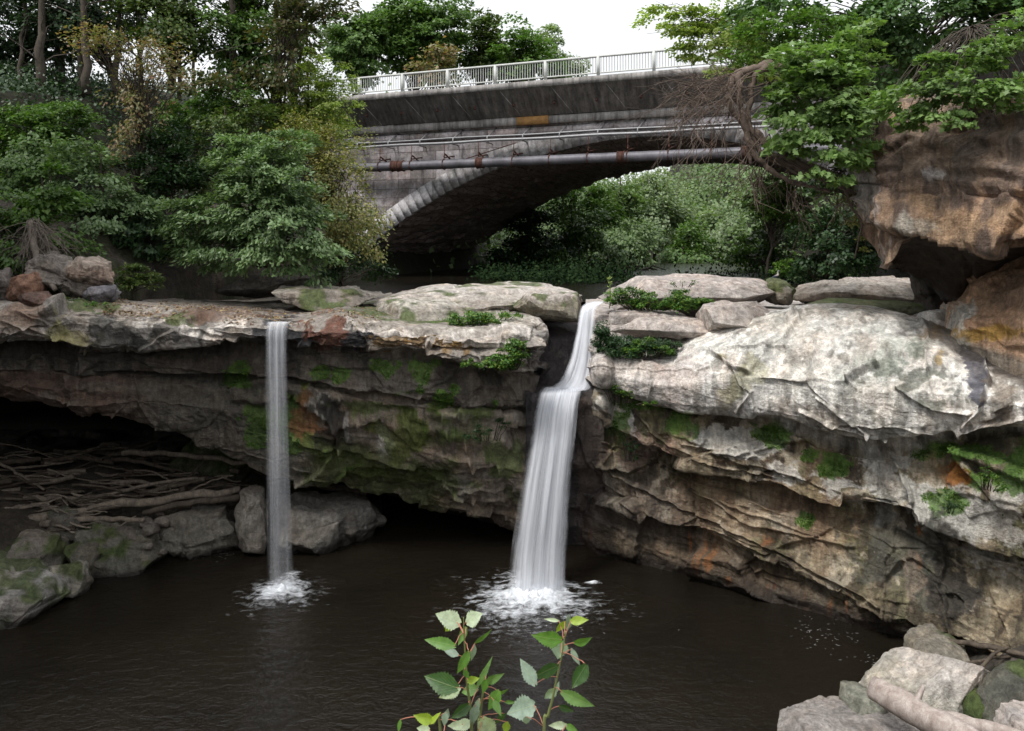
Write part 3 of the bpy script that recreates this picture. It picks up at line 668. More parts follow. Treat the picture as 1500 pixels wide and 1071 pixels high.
def paint_over(px, py, P, nz):
    n2 = fbm(P*.7+7, 3, 25); n3 = fbm(P*np.array([2.6,2.6,.35]), 4, 36); n4 = fbm(P*np.array([1,1,4]), 3, 28)
    c = np.tile(np.array([.34,.235,.165]), (len(P),1))*(1+.25*n2+.15*n4)[:,None]
    c = lerp(c, sstep(.1,.5,n2)*.5, [.46,.33,.22]); c = lerp(c, sstep(.1,.3,-n3)*.7, [.085,.065,.06])
    up = 1-sstep(262,280,py+nz*6)
    c = lerp(c, up*sstep(1310,1340,px)*.5, [.15,.12,.10])
    for a in ((1268,262,20,34),(1292,330,12,60),(1285,280,18,44),(1268,300,14,30),(1375,260,26,10)): c = lerp(c, blob(px,py,*a,nz,.4)*.75, [.44,.40,.38])
    for a in ((1280,225,14,20),(1400,330,60,20),(1480,320,40,24),(1350,300,40,20)): c = lerp(c, blob(px,py,*a,nz,.4)*.6, [.42,.28,.17])
    for a in ((1350,330,26,10),(1330,320,10,30)): c = lerp(c, blob(px,py,*a,nz,.4)*.5, [.45,.42,.36])
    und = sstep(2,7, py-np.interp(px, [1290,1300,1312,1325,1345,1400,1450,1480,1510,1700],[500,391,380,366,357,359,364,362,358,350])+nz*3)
    c = lerp(c, und*.93, [.02,.016,.013])  # shade under the overhanging lip painted near black into the colour
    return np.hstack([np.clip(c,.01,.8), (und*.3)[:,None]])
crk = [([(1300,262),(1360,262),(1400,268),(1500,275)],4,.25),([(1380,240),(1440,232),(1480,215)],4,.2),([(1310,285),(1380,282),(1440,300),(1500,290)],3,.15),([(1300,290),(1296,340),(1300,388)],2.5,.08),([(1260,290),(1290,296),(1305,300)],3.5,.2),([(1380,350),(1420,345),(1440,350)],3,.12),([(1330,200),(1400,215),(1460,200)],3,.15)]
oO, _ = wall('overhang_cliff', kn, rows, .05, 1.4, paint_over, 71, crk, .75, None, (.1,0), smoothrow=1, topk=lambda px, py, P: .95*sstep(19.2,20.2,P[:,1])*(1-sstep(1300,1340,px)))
tag(oO, 'brown overhanging sandstone block above the right end of the ledge', kind='structure')
# ---- orange rock below the overhang
kn = [1380,1388,1400,1430,1470,1520,1600,1700]
rows = []
for k in kn:
    r = []
    def pt(px, py, Y): r.append(tuple(W(px, py, Y)))
    YF = interp({1380:20.5,1388:18.6,1400:17.8,1430:17.2,1470:16.5,1520:15.8,1600:14.6,1700:13.4}, k)
    tp = interp({1380:470,1388:455,1400:440,1430:415,1470:392,1520:375,1700:350}, k)
    md = interp({1380:480,1388:480,1400:475,1430:470,1520:450,1700:450}, k)
    bt = interp({1380:505,1388:508,1400:510,1430:525,1470:545,1520:560,1700:620}, k)
    r.append((xof(k,YF+4), YF+4, zof(tp,YF)+.3)); pt(k, tp, YF+.9); pt(k, (tp+md)/2, YF+.25); pt(k, md, YF-.05); pt(k, (md+bt)/2, YF); pt(k, bt, YF+.25); pt(k, bt+30, YF+.9)
    rows.append(r)
def paint_or(px, py, P, nz):
    n2 = fbm(P*.7+7, 3, 25); n4 = fbm(P*np.array([1,1,5]), 3, 28)
    c = np.tile(np.array([.42,.27,.175]), (len(P),1))*(1+.2*n2+.15*n4)[:,None]
    c = lerp(c, blob(px,py,1400,475,14,40,nz,.4)*.85, [.55,.53,.48]); c = lerp(c, blob(px,py,1450,488,40,9,nz,.4)*.8, [.46,.28,.06])
    low = sstep(0,14,py-(495+(px-1420)*.35)); c = lerp(c, low*.8, [.24,.225,.19])
    c = lerp(c, sstep(.2,.5,-n2)*.4, [.2,.15,.12])
    return np.hstack([np.clip(c,.01,.8), np.zeros((len(P),1))])
oU, _ = wall('cliff_foot', kn, rows, .05, 1.4, paint_or, 91, [([(1420,480),(1445,485),(1470,505),(1500,510)],3,.12),([(1400,440),(1420,450),(1500,452)],3,.08)], .6, None, (.2,0))
tag(oU, 'orange sandstone mass in the recess below the overhang', kind='structure')

# ------------------------------------------------------------------ boulders and slabs
import bmesh
_ico = {}
def ico(n):
    if n not in _ico:
        bm = bmesh.new(); bmesh.ops.create_icosphere(bm, subdivisions=n, radius=1.)
        _ico[n] = (np.array([v.co[:] for v in bm.verts]), np.array([[v.index for v in f.verts] for f in bm.faces])); bm.free()
    return _ico[n]
def rotm(rx, ry, rz):
    cx,sx,cy,sy,cz,sz = math.cos(rx),math.sin(rx),math.cos(ry),math.sin(ry),math.cos(rz),math.sin(rz)
    return np.array([[cz,-sz,0],[sz,cz,0],[0,0,1]])@np.array([[cy,0,sy],[0,1,0],[-sy,0,cy]])@np.array([[1,0,0],[0,cx,-sx],[0,sx,cx]])
def rock(c, size, seed, rot=(0,0,0), base=(.2,.18,.16), top=None, n=5, flat=0., nplanes=18, moss=0., wetz=None, pale=None, name='boulder', label=None, cat='boulder', group=None, rough=1.):
    rg = np.random.default_rng(seed)
    V, Fc = ico(n); V = V.copy()
    V = V*1.32
    pl = [((.1,-.1,1), .8-.34*flat), ((0,0,-1), .9-.2*flat), ((1,.3,.5), .9), ((-1,.2,.4), .92), ((0,1,.1), .9), ((.2,-1,.5), .82)]
    for _ in range(nplanes):
        v = rg.normal(size=3)*np.array([1,1,.8]); v /= np.linalg.norm(v); pl.append((v, rg.uniform(.7,1.0)))
    for nn, d in pl:
        nn = np.array(nn, float); nn /= np.linalg.norm(nn)
        e = V@nn-d; V = V-np.where(e > 0, e, 0)[:,None]*nn[None,:]*.97
    S = np.array(size, float)
    V = V/ (np.abs(V).max(0)) * S
    m = S.mean()
    Nn = V/(S**2); Nn /= np.linalg.norm(Nn, axis=1)[:,None]
    Q = V+seed*13.7
    f1,f2,p_,cr = worley(Q/m*1.5, seed)
    d = (p_*.09-(1-sstep(0,.06,f2-f1))*.035)*m*rough
    st = vnoise(np.stack([Q[:,0]*.3,Q[:,1]*.3,Q[:,2]*7/m],1), seed+1); d += np.sign(st)*np.abs(st)**.5*.03*m*rough
    d += (fbm(Q/m*2.2, 4, seed+2)*.07+fbm(Q/m*10, 3, seed+3)*.018)*m*rough
    V = V+Nn*d[:,None]
    V = V@rotm(*rot).T
    P = V+np.array(c)
    nz = fbm(P*2.2, 4, seed+4); n2 = fbm(P*.9, 3, seed+5)
    col = np.tile(np.array(base), (len(P),1))*(1+.25*n2+.2*nz)[:,None]
    up = V[:,2]/max(1e-3, np.abs(V[:,2]).max())
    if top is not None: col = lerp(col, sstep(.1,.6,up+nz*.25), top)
    if pale is not None: col = lerp(col, sstep(.15,.4,n2+nz*.4), pale)
    if moss: col = lerp(col, sstep(.3-.5*moss,.6-.4*moss,fbm(P*1.3+9,3,seed+6)+.3*up)*.85, [.06,.085,.022])
    wet = np.zeros(len(P))
    if wetz is not None:
        k = 1-sstep(wetz-.05, wetz+.12, P[:,2]+nz*.08); col = lerp(col, k*.85, [.02,.018,.016]); wet = k
    o = mk(name, V, Fc, M['rock'], col=np.hstack([np.clip(col,.01,.8), wet[:,None]]))
    o.location = Vector([float(x) for x in c])
    return tag(o, label, cat, group)
def rock_px(x0, y0, x1, y1, Y, depth, seed, **kw):
    """boulder covering the photo box x0..x1, y0..y1 at distance Y"""
    w = (x1-x0)*Y/F/2; h = (y1-y0)*Y/F/2
    c = W((x0+x1)/2, (y0+y1)/2, Y)
    return rock(c, (w, depth, h), seed, **kw)
G1 = (.15,.135,.115)
gl = 'boulders at the left edge of the pool'
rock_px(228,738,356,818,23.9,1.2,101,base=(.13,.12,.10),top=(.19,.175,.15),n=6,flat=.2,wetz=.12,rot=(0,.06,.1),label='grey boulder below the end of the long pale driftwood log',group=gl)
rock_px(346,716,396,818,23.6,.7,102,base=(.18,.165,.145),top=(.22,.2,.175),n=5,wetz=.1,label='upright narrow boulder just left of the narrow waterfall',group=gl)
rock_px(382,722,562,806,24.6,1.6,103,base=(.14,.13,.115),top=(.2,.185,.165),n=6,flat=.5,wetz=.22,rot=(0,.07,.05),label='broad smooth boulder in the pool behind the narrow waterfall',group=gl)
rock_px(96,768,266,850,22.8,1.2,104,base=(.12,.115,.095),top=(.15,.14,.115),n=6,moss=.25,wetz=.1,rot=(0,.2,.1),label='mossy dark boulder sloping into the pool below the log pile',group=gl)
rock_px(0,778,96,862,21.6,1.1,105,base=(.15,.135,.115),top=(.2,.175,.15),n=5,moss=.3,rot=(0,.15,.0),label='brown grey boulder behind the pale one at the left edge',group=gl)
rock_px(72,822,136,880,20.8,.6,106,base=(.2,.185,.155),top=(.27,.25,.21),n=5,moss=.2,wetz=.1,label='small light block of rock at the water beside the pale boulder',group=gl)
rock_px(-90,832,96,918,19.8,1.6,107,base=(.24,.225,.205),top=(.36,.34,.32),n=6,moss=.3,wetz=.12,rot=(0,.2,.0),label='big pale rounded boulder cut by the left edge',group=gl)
rock_px(100,792,160,838,22.,.5,108,base=(.12,.11,.09),n=4,moss=.4,label='small mossy stone wedged between two dark boulders',group=gl)
rock_px(60,745,130,800,23.,.7,109,base=(.11,.10,.085),n=4,moss=.2,label='dark stone under the left end of the log pile',group=gl)
rock_px(195,760,262,815,23.5,.6,110,base=(.08,.07,.06),n=5,wetz=.2,label='dark wet stone between the two grey boulders',group=gl)
rock_px(260,640,400,700,26.5,1.0,111,base=(.08,.09,.05),n=5,moss=.8,flat=.3,label='mossy flat rock under the cave roof left of the narrow waterfall',group=gl)
# broken rocks on the bank, far left
gb = 'broken rocks at the foot of the left bank'
rock_px(30,378,172,430,22.6,.9,121,base=(.20,.175,.155),pale=(.36,.33,.31),n=6,rot=(0,.35,.2),label='long pale broken rock leaning down under the root tuft',cat='rock',group=gb,rough=1.2)
rock_px(92,380,170,418,22.3,.6,122,base=(.20,.15,.12),top=(.24,.2,.17),n=5,rot=(0,.2,-.2),label='rust stained block resting on the leaning broken rock',cat='rock',group=gb,rough=1.2)
rock_px(120,418,178,444,21.9,.6,123,base=(.14,.135,.15),n=5,label='bluish grey block left of the small ledge shrub',cat='rock',group=gb)
rock_px(15,400,66,442,21.8,.6,124,base=(.17,.095,.065),n=5,rot=(0,-.3,.2),label='reddish brown block under the root tuft',cat='rock',group=gb)
rock_px(30,428,80,452,21.3,.5,125,base=(.12,.075,.06),n=5,label='small dark red stone on the ledge at far left',cat='rock',group=gb)
rock_px(-60,390,28,452,21.8,1.0,126,base=(.13,.115,.105),n=5,label='dark rock cut by the left edge above the ledge',cat='rock',group=gb)
# slabs on top of the ledge
gs = 'bedrock slabs on top of the ledge'
PK = (.34,.31,.29)
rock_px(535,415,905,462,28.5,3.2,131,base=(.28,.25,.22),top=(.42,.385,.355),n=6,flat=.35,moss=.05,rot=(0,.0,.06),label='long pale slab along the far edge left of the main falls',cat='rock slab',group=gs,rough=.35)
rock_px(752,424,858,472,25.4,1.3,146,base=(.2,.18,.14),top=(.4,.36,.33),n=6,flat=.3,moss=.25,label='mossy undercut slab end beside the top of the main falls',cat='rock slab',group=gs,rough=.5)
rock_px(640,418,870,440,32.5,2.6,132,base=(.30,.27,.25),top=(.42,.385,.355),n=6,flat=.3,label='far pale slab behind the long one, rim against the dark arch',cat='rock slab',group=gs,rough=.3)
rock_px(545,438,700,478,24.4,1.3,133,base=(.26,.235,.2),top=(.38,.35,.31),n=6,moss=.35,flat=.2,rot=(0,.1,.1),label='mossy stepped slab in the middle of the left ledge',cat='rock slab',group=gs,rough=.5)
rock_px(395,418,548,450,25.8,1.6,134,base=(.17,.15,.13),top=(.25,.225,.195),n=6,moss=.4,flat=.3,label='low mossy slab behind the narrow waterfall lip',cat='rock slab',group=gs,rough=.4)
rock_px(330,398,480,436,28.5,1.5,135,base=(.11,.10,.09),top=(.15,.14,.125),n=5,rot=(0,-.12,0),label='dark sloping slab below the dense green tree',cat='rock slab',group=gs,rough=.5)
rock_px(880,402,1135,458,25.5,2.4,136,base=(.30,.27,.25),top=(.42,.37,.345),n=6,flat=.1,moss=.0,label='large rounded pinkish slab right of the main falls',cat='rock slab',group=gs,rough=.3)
rock_px(1112,408,1166,446,25.,.8,137,base=(.16,.145,.12),top=(.3,.27,.24),n=5,moss=.2,label='small square block at the right end of the rounded slab',cat='rock slab',group=gs,rough=.7)
rock_px(1135,413,1410,443,27.5,1.8,138,base=(.26,.225,.19),top=(.42,.38,.34),n=6,flat=.2,label='layered pale slab reaching under the overhang',cat='rock slab',group=gs,rough=.6)
rock_px(1190,408,1400,428,30.5,1.6,139,base=(.24,.21,.18),top=(.36,.32,.29),n=6,flat=.2,label='far thin slab behind the layered pale slab',cat='rock slab',group=gs,rough=.6)
rock_px(1165,440,1400,470,22.8,1.3,140,base=(.085,.085,.05),top=(.09,.10,.05),n=6,flat=.3,moss=.3,label='olive wet slab in front of the layered pale slab',cat='rock slab',group=gs,rough=.4)
rock_px(880,462,1080,494,22.3,1.0,141,base=(.36,.32,.295),top=(.42,.37,.34),n=6,flat=.35,label='flat fronted slab above the grassy hollow right of the falls',cat='rock slab',group=gs,rough=.35)
rock_px(878,452,1010,472,23.2,1.0,142,base=(.28,.25,.235),top=(.36,.32,.3),n=6,flat=.3,label='low stepped slab between rounded slab and flat fronted slab',cat='rock slab',group=gs,rough=.6)
rock_px(1000,440,1140,492,21.8,1.4,143,base=(.36,.325,.30),top=(.42,.375,.35),n=6,flat=0.,rot=(0,-.12,0),label='pale domed slab at the upper left of the white cliff',cat='rock slab',group=gs,rough=.4)
rock_px(690,474,800,512,22.4,1.1,144,base=(.32,.29,.26),top=(.4,.36,.33),n=6,rot=(0,.05,0),label='rounded pale nose of rock left of the main falls',cat='rock slab',group=gs,rough=.4)
rock_px(1340,452,1400,500,20.2,.8,145,base=(.2,.18,.17),pale=(.5,.48,.45),n=5,label='wet streaked foot of rock under the overhang',cat='rock slab',group=gs,rough=1.)
# near shore, bottom right
gn = 'boulders at the bottom right shore'
rock(W(1352,1010,14.9),(1.42,.95,.46),151,base=(.38,.36,.31),top=(.44,.405,.375),n=6,pale=(.46,.43,.38),rot=(.12,-.40,-.25),flat=.3,nplanes=9,label='big pale boulder with a smooth sloping top and lichened front',group=gn,rough=.6)
rock(W(1240,1076,13.9),(1.35,1.0,.34),152,base=(.18,.165,.15),top=(.27,.245,.23),n=6,flat=.2,wetz=.08,label='flat boulder under the thick pale log at the bottom edge',group=gn,rough=.5)
rock_px(1425,985,1570,1090,14.0,1.0,153,base=(.09,.09,.075),n=6,moss=.3,label='dark mossy boulder right of the pale one',group=gn)
rock_px(1330,935,1425,985,16.0,.8,154,base=(.17,.155,.12),top=(.22,.2,.165),n=5,moss=.2,label='olive brown boulder behind the big pale one',group=gn)
rock_px(1300,975,1350,1005,15.3,.4,155,base=(.14,.135,.125),n=4,label='small grey stone touching the water left of the big pale boulder',group=gn)
rock_px(1230,1010,1290,1056,14.5,.5,156,base=(.16,.16,.13),n=4,wetz=.05,label='grey stone at the waterline beside the thick pale log',group=gn)
rock_px(1460,1052,1580,1120,12.8,.7,157,base=(.36,.33,.31),top=(.42,.38,.36),n=5,label='pale stone in the bottom right corner',group=gn)
rock_px(1400,1010,1470,1080,14.3,.6,158,base=(.05,.06,.035),n=4,moss=.6,label='dark green stone in the gap right of the lichened front',group=gn)
rock_px(1460,960,1600,1010,15.4,.8,159,base=(.07,.06,.05),n=4,label='dark stone under the thin brown stick',group=gn)
# ------------------------------------------------------------------ terrain
def terrain_z(X, Y):
    """valley: creek bed about z 6.6 between two wooded banks, level ground above"""
    le = np.interp(Y, [14,20,24,27,30,34,40,49,58,66,80,100,130], [-20,-19,-18,-16,-14,-11.5,-9.5,-8.6,-6.2,-2,-1,4,9])
    re = np.interp(Y, [14,18,22,26,38,55,75,100,130], [9.4,9.8,11.9,14.,22,25,24,26,30])
    l = np.clip(le-X, 0, 60); r = np.clip(X-re, 0, 60)
    capl = np.clip(9.2+.175*Y-6.6, 3, 10.4)
    zl = np.minimum(l*1.05+np.clip(l,0,1.5)*.8, capl+.02*l); zr = np.minimum(r*1.9, 10.2)
    z = 6.6+zl+zr
    z = z+sstep(95,135,Y)*9.0-3.*(1-sstep(26.5,29.5,Y))*(1-sstep(.0,.8,zl+zr))
    return z
nx, ny = 260, 260
xs = np.linspace(-75, 95, nx); ys = np.linspace(23.5, 175, ny)
XX, YY = np.meshgrid(xs, ys, indexing='ij')
ZZ = terrain_z(XX.ravel(), YY.ravel())
P = np.stack([XX.ravel(), YY.ravel(), ZZ], 1)
P[:,2] += fbm(P*.35, 4, 200)*.5*sstep(6.7,8,ZZ)
o = mk('hillside', P, gridfaces(nx, ny), M['mulch'], smooth=True); tag(o, 'wooded banks and valley floor behind the ledge', kind='structure')
# rock bank left, in front of the terrain (dark, behind the shrubs)
kn = [-700,-330,-100,0,100,200,300,400,450,485]
rows = []
for k in kn:
    r = []
    Yb = interp({-700:17,-330:19.9,0:22.8,100:23.4,200:25.5,300:28,400:31,480:34,560:42,640:48}, k)
    for dz, dy in ((-.5,0),(.5,.1),(1.4,.3),(1.5,1.0),(2.8,1.5),(2.9,2.3),(3.6,3.2),(3.8,5)):
        r.append((xof(k,Yb+dy), Yb+dy, 7.0+dz))
    rows.append(r)
def paint_bank(px, py, P, nz):
    n2 = fbm(P*.7, 3, 3)
    c = np.tile(np.array([.07,.06,.05]), (len(P),1))*(1+.4*n2)[:,None]
    c = lerp(c, sstep(.0,.4,fbm(P*.8+8,3,4))*.7, [.03,.04,.015])
    return np.hstack([c, np.zeros((len(P),1))])
oB, _ = wall('bank_rock', kn, rows, .18, 5, paint_bank, 131, (), 1.0)
tag(oB, 'dark rocky bank under the trees on the left', kind='structure')
# floor of the cave and the left shore
kn = [-500,-200,-60,0,100,200,300,400,500,560]
rows = []
for k in kn:
    ysh = interp({-500:18.5,-200:19.0,-60:19.4,0:20.6,100:22.2,200:23.3,300:24.2,400:24.6,500:25.3,560:26.5}, k)
    r = [(xof(k,ysh-.6),ysh-.6,-1.)]
    for dz, dy in ((.1,0),(.55,.5),(1.25,1.3),(1.5,2.5),(1.6,6),(1.2,12)):
        s = interp({-500:1,400:1,500:.35,560:.1}, k); r.append((xof(k,ysh+dy), ysh+dy, dz*s))
    rows.append(r)
def paint_floor(px, py, P, nz):
    c = np.tile(np.array([.055,.045,.035]), (len(P),1))*(1+.5*nz)[:,None]
    return np.hstack([np.clip(c,.01,1), np.ones((len(P),1))*.2])
oF, _ = wall('cave_floor', kn, rows, .12, 4, paint_floor, 141, (), .5)
tag(oF, 'dark earthy floor of the cave behind the boulders', kind='structure')
# near side: right shore bed, bank the photograph is taken from, added wall out of frame that blocks light from the left
kn = [-100,1100,1200,1300,1400,1500,1700]
def bed(x, y): return 0
nx, ny = 90, 60
XX, YY = np.meshgrid(np.linspace(4.2, 16, nx), np.linspace(9.5, 18.5, ny), indexing='ij')
P = np.stack([XX.ravel(), YY.ravel(), np.zeros(nx*ny)], 1)
dsh = P[:,0]-np.interp(P[:,1], [9.5,12,13.5,15,16.5,18.5], [4.6,4.8,5.4,6.6,8.2,9.6])
P[:,2] = np.clip(-.35+dsh*.42, -.6, 1.0)+fbm(P*1.2, 4, 210)*.18
cc = np.tile(np.array([.06,.052,.042]), (len(P),1))*(1+.5*fbm(P*2, 3, 5))[:,None]
o = mk('shore', P, gridfaces(nx, ny), M['rock'], col=cc, smooth=True); tag(o, 'dark stony shore at the lower right', kind='structure')
nx, ny = 120, 60
XX, YY = np.meshgrid(np.linspace(-45, 40, nx), np.linspace(-22, 7, ny), indexing='ij')
x, y = XX.ravel(), YY.ravel()
edge = 3.1+.25*np.sin(x*.8)
z = np.where(y > edge, 7.2-(y-edge)*2.6, 7.2)
z = z+sstep(-7,-16,x)*5+sstep(9,17,x)*5
P = np.stack([x, y, np.maximum(z,-1.2)], 1); P[:,2] += fbm(P*.7, 3, 220)*.15*(y < edge)
o = mk('near_bank', P, gridfaces(nx, ny), M['soil'], smooth=True); tag(o, 'near bank facing the falls', kind='structure')
nx, ny = 40, 50
YY, ZZ = np.meshgrid(np.linspace(-8, 22, nx), np.linspace(-1, 15, ny), indexing='ij')
y, z = YY.ravel(), ZZ.ravel()
P = np.stack([-17.5-.2*(22-y)-np.clip(z,0,20)*.12, y, z], 1); P[:,0] += fbm(P*.5, 4, 230)*.7
cc = np.tile(np.array([.10,.09,.075]), (len(P),1))
o = mk('unseen_wall', P, gridfaces(nx, ny)[:,::-1], M['rock'], col=cc); tag(o, 'added gorge wall out of view, keeping light off the left bank', kind='structure')

# ------------------------------------------------------------------ water
def plane(name, x0, x1, y0, y1, z, mat):
    return mk(name, [(x0,y0,z),(x1,y0,z),(x1,y1,z),(x0,y1,z)], [[0,1,2,3]], mat)
tag(plane('pool_water', -40, 26, -2, 40, 0., M['water']), 'dark brown pool below the falls', kind='structure')
tag(plane('creek_water', -20, 30, 30, 120, 6.82, M['water']), 'creek on top of the ledge under the bridge', kind='structure')
tag(mk('pool_bed', [(-60,-24,-1.6),(60,-24,-1.6),(60,60,-1.6),(-60,60,-1.6)], [[0,1,2,3]], M['soil']), 'bed of the pool', kind='structure')

def sheet(path, widths, nu, name, mat, parent, bulge=.12, seed=0, side=(1,0,0)):
    """curved veil of water following a centre path"""
    Pp = np.asarray(path, float); n = len(Pp)
    s = np.concatenate([[0], np.cumsum(np.linalg.norm(np.diff(Pp, axis=0), axis=1))])
    t = np.linspace(0, s[-1], 120)
    Cc = catrow(s, Pp, t); Wd = np.interp(t, s, widths)
    u = np.linspace(-.5, .5, nu)
    V = Cc[:,None,:]+u[None,:,None]*Wd[:,None,None]*np.array(side)[None,None,:]
    V[:,:,1] -= (.25-u[None,:]**2)*4*bulge*(Wd[:,None]/max(widths))
    q = np.stack([u[None,:]*7+0*t[:,None], 0*u[None,:]+t[:,None]*.25, np.full((120,nu), seed*5.)], -1).reshape(-1,3)
    V[:,:,1] += (fbm(q, 3, seed)*.07).reshape(120,nu)
    UV = np.stack([np.broadcast_to(u[None,:]+.5, (120,nu)), np.broadcast_to(t[:,None]/3., (120,nu))], -1).reshape(-1,2)
    return mk(name, V.reshape(-1,3), gridfaces(120, nu), mat, parent, uv=UV, smooth=True)
def foam(name, c, r, parent, irr=.25, seed=3, z=.006, sq=1., mat='foam'):
    nr, na = 30, 72
    a = np.linspace(0, 2*math.pi, na, endpoint=False); rr = np.linspace(0.02, 1, nr)
    A, R = np.meshgrid(a, rr, indexing='ij')
    k = 1+irr*np.sin(A*3+seed)*.5+irr*np.sin(A*5+seed*2)*.4
    x = np.cos(A)*R*k*r; y = np.sin(A)*R*k*r*sq
    zz = z+0*R
    V = np.stack([x+c[0], y+c[1], zz], -1).reshape(-1,3)
    if irr: V[:,2] += np.exp(-(R.ravel()*2.)**2)*(np.abs(fbm(V*5, 3, seed))*.16+.05)*min(1., r)
    UV = np.stack([A/(2*math.pi)*3, R], -1).reshape(-1,2)
    return mk(name, V, gridfaces(na, nr, True)[:,::-1], M[mat], parent, uv=UV, smooth=True)
# narrow fall
wf = empty('waterfall', (0,0,0), 'narrow straight waterfall dropping from the left ledge into the pool', 'waterfall')
x0 = xof(407, 20.9); zl = zof(476, 20.75)
p0 = [(x0-.01,21.25,zl+.0),(x0-.0,21.05,zl+.05),(x0,20.88,zl+.03),(x0,20.76,zl-.12),(x0+.0,20.74,zl-.6),(x0+.01,20.76,zl-1.6),(x0+.03,20.8,zl-3.3),(x0+.06,20.86,zl-5.2),(x0+.08,20.9,.02)]
wd = [.64,.64,.63,.60,.58,.58,.60,.64,.72]
for i, (dn, sk) in enumerate(((.5,20),(.34,9),(.3,32))):
    pp = [(a+(i-1)*.015, b+i*.05, c) for a,b,c in p0]
    sheet(pp, [w*(1-.05*i) for w in wd], 26, 'falling_water', m_fall('fall_water_%d' % i, i+1, dn, .16, sk, .62), wf, .05, i+1)
foam('foam', (x0+.12, 20.9), 1.0, wf, .3, 3, .008, 1.25)
mm = MB()
# main fall
wf2 = empty('waterfall', (0,0,0), 'broad white main waterfall spilling over a step between the two cliffs', 'waterfall')
up = [W(878,443,26.0), W(868,447,25.2), W(861,456,24.4), W(857,490,23.9), W(852,530,23.5), W(845,556,23.2), W(836,569,22.7), W(828,573,22.2)]
sd = np.array([1,0.2,0]); sd = sd/np.linalg.norm(sd)
for i in range(3):
    sheet([u+np.array([0,-.04*i,.03]) for u in up], [.45,.55,.5,.55,.75,.95,1.15,1.15], 24, 'upper_cascade', m_fall('cascade_water_%d' % i, 11+i, (1.,.9,.8)[i], .12, (9,14,7)[i]), wf2, .12, 21+i)
zs = 5.12
lo = [W(822,567,22.9), W(823,571,22.2), W(821,577,21.85), W(818,590,21.65), W(811,640,21.4), W(803,700,21.2), W(796,760,21.05), W(791,815,20.95), W(789,868,20.8)]
lo[-1][2] = 0.02
wd = [1.0,1.15,1.2,1.2,1.26,1.33,1.42,1.5,1.55]
for i, (dn, sk) in enumerate(((.9,22),(.85,13),(.75,38),(.6,18))):
    pp = [q+np.array([(i-1.5)*.02, i*.09, -.01*i]) for q in lo]
    sheet(pp, [w*(1-.04*i) for w in wd], 44, 'falling_water', m_fall('main_water_%d' % i, i+5, dn, .13, sk), wf2, .22, i+31)
foam('foam', (xof(787,20.7), 20.6), 1.45, wf2, .22, 5, .01, .95)
foam('foam', (xof(775,20.9), 20.5), 2.1, wf2, .3, 9, .004, .9)
foam('foam', (xof(775,20.2), 20.0), 3.1, wf2, .25, 14, .002, .75, 'foam_thin')
foam('foam', (x0+.15, 20.7), 1.7, wf, .25, 15, .002, 1., 'foam_thin')
mf = foam('foam', (xof(872,20.7), 21.3), .34, wf2, .3, 11, .006, .5)

# ------------------------------------------------------------------ bridge (local frame: u along, v away from the camera)
BX, BY, BA = 3.47, 45.0, math.radians(-22.6)
br = empty('road_bridge', (BX, BY, 0), 'weathered stone arch road bridge with concrete deck spanning the creek', 'bridge', rz=BA)
arch = np.array([(-17.2,-3.4),(-15.6,-1.9),(-13.8,-.6),(-12.3,.38),(-10.2,1.68),(-7.72,2.95),(-5.5,3.87),(-1.5,4.88),(1.8,5.45),(4.2,5.58),(6.2,5.48),(10.1,4.72),(12.5,3.9),(15.5,2.3),(18,.4),(19.8,-1.6),(21,-3.4)])
uu = np.linspace(-17.2, 21, 170)
az = catrow(arch[:,0], arch[:,1], uu)+H
VW = 17.
ar = np.stack([uu, az], 1)
tg = np.gradient(ar, axis=0); tg /= np.linalg.norm(tg, axis=1)[:,None]; nrm = np.stack([-tg[:,1], tg[:,0]], 1)
ex = ar+nrm*1.1
TOPZ = 16.0
def zext(u): return np.interp(u, ex[:,0], ex[:,1])
for vv in (0., VW):
    su = np.concatenate([np.linspace(-48,-18,40), np.linspace(-17.9, 21.4, 160), np.linspace(21.5, 48, 30)])
    bot = np.where((su > -18.2)&(su < 21.9), np.maximum(zext(su)-.55, 4.), 4.)
    q = []
    for a, b in zip(su, bot):
        q += [(a, vv, min(b, TOPZ-.02)), (a, vv, TOPZ)]
    fc = gridfaces(len(su), 2)
    mk('spandrel_wall', q, fc if vv == 0 else fc[:,::-1], M['spandrel'], br)
# barrel
sl = np.concatenate([[0], np.cumsum(np.linalg.norm(np.diff(ar, axis=0), axis=1))])
vs = np.linspace(-.02, VW, 90); t = np.linspace(0, sl[-1], 260)
A = np.stack([np.interp(t, sl, ar[:,0]), np.interp(t, sl, ar[:,1])], 1); Nn = np.stack([np.interp(t, sl, nrm[:,0]), np.interp(t, sl, nrm[:,1])], 1)
V = np.zeros((260,90,3)); V[:,:,0] = A[:,None,0]; V[:,:,1] = vs[None,:]; V[:,:,2] = A[:,None,1]
q = V.reshape(-1,3); g1,g2,pl_,cr_ = worley(np.stack([np.repeat(t,90)*2.1, q[:,1]*.85, 0*q[:,1]], 1), 5)
dd = (cr_*.10+pl_*.10-(1-sstep(0,.1,g2-g1))*.05+fbm(q*2,3,6)*.05)
q = q.copy(); nn = np.repeat(Nn, 90, 0); q[:,0] += nn[:,0]*dd; q[:,2] += nn[:,1]*dd
UVs = np.stack([q[:,1], np.repeat(t, 90)], 1)
mk('arch_soffit', q, gridfaces(260, 90), M['soffit'], br, uv=UVs)
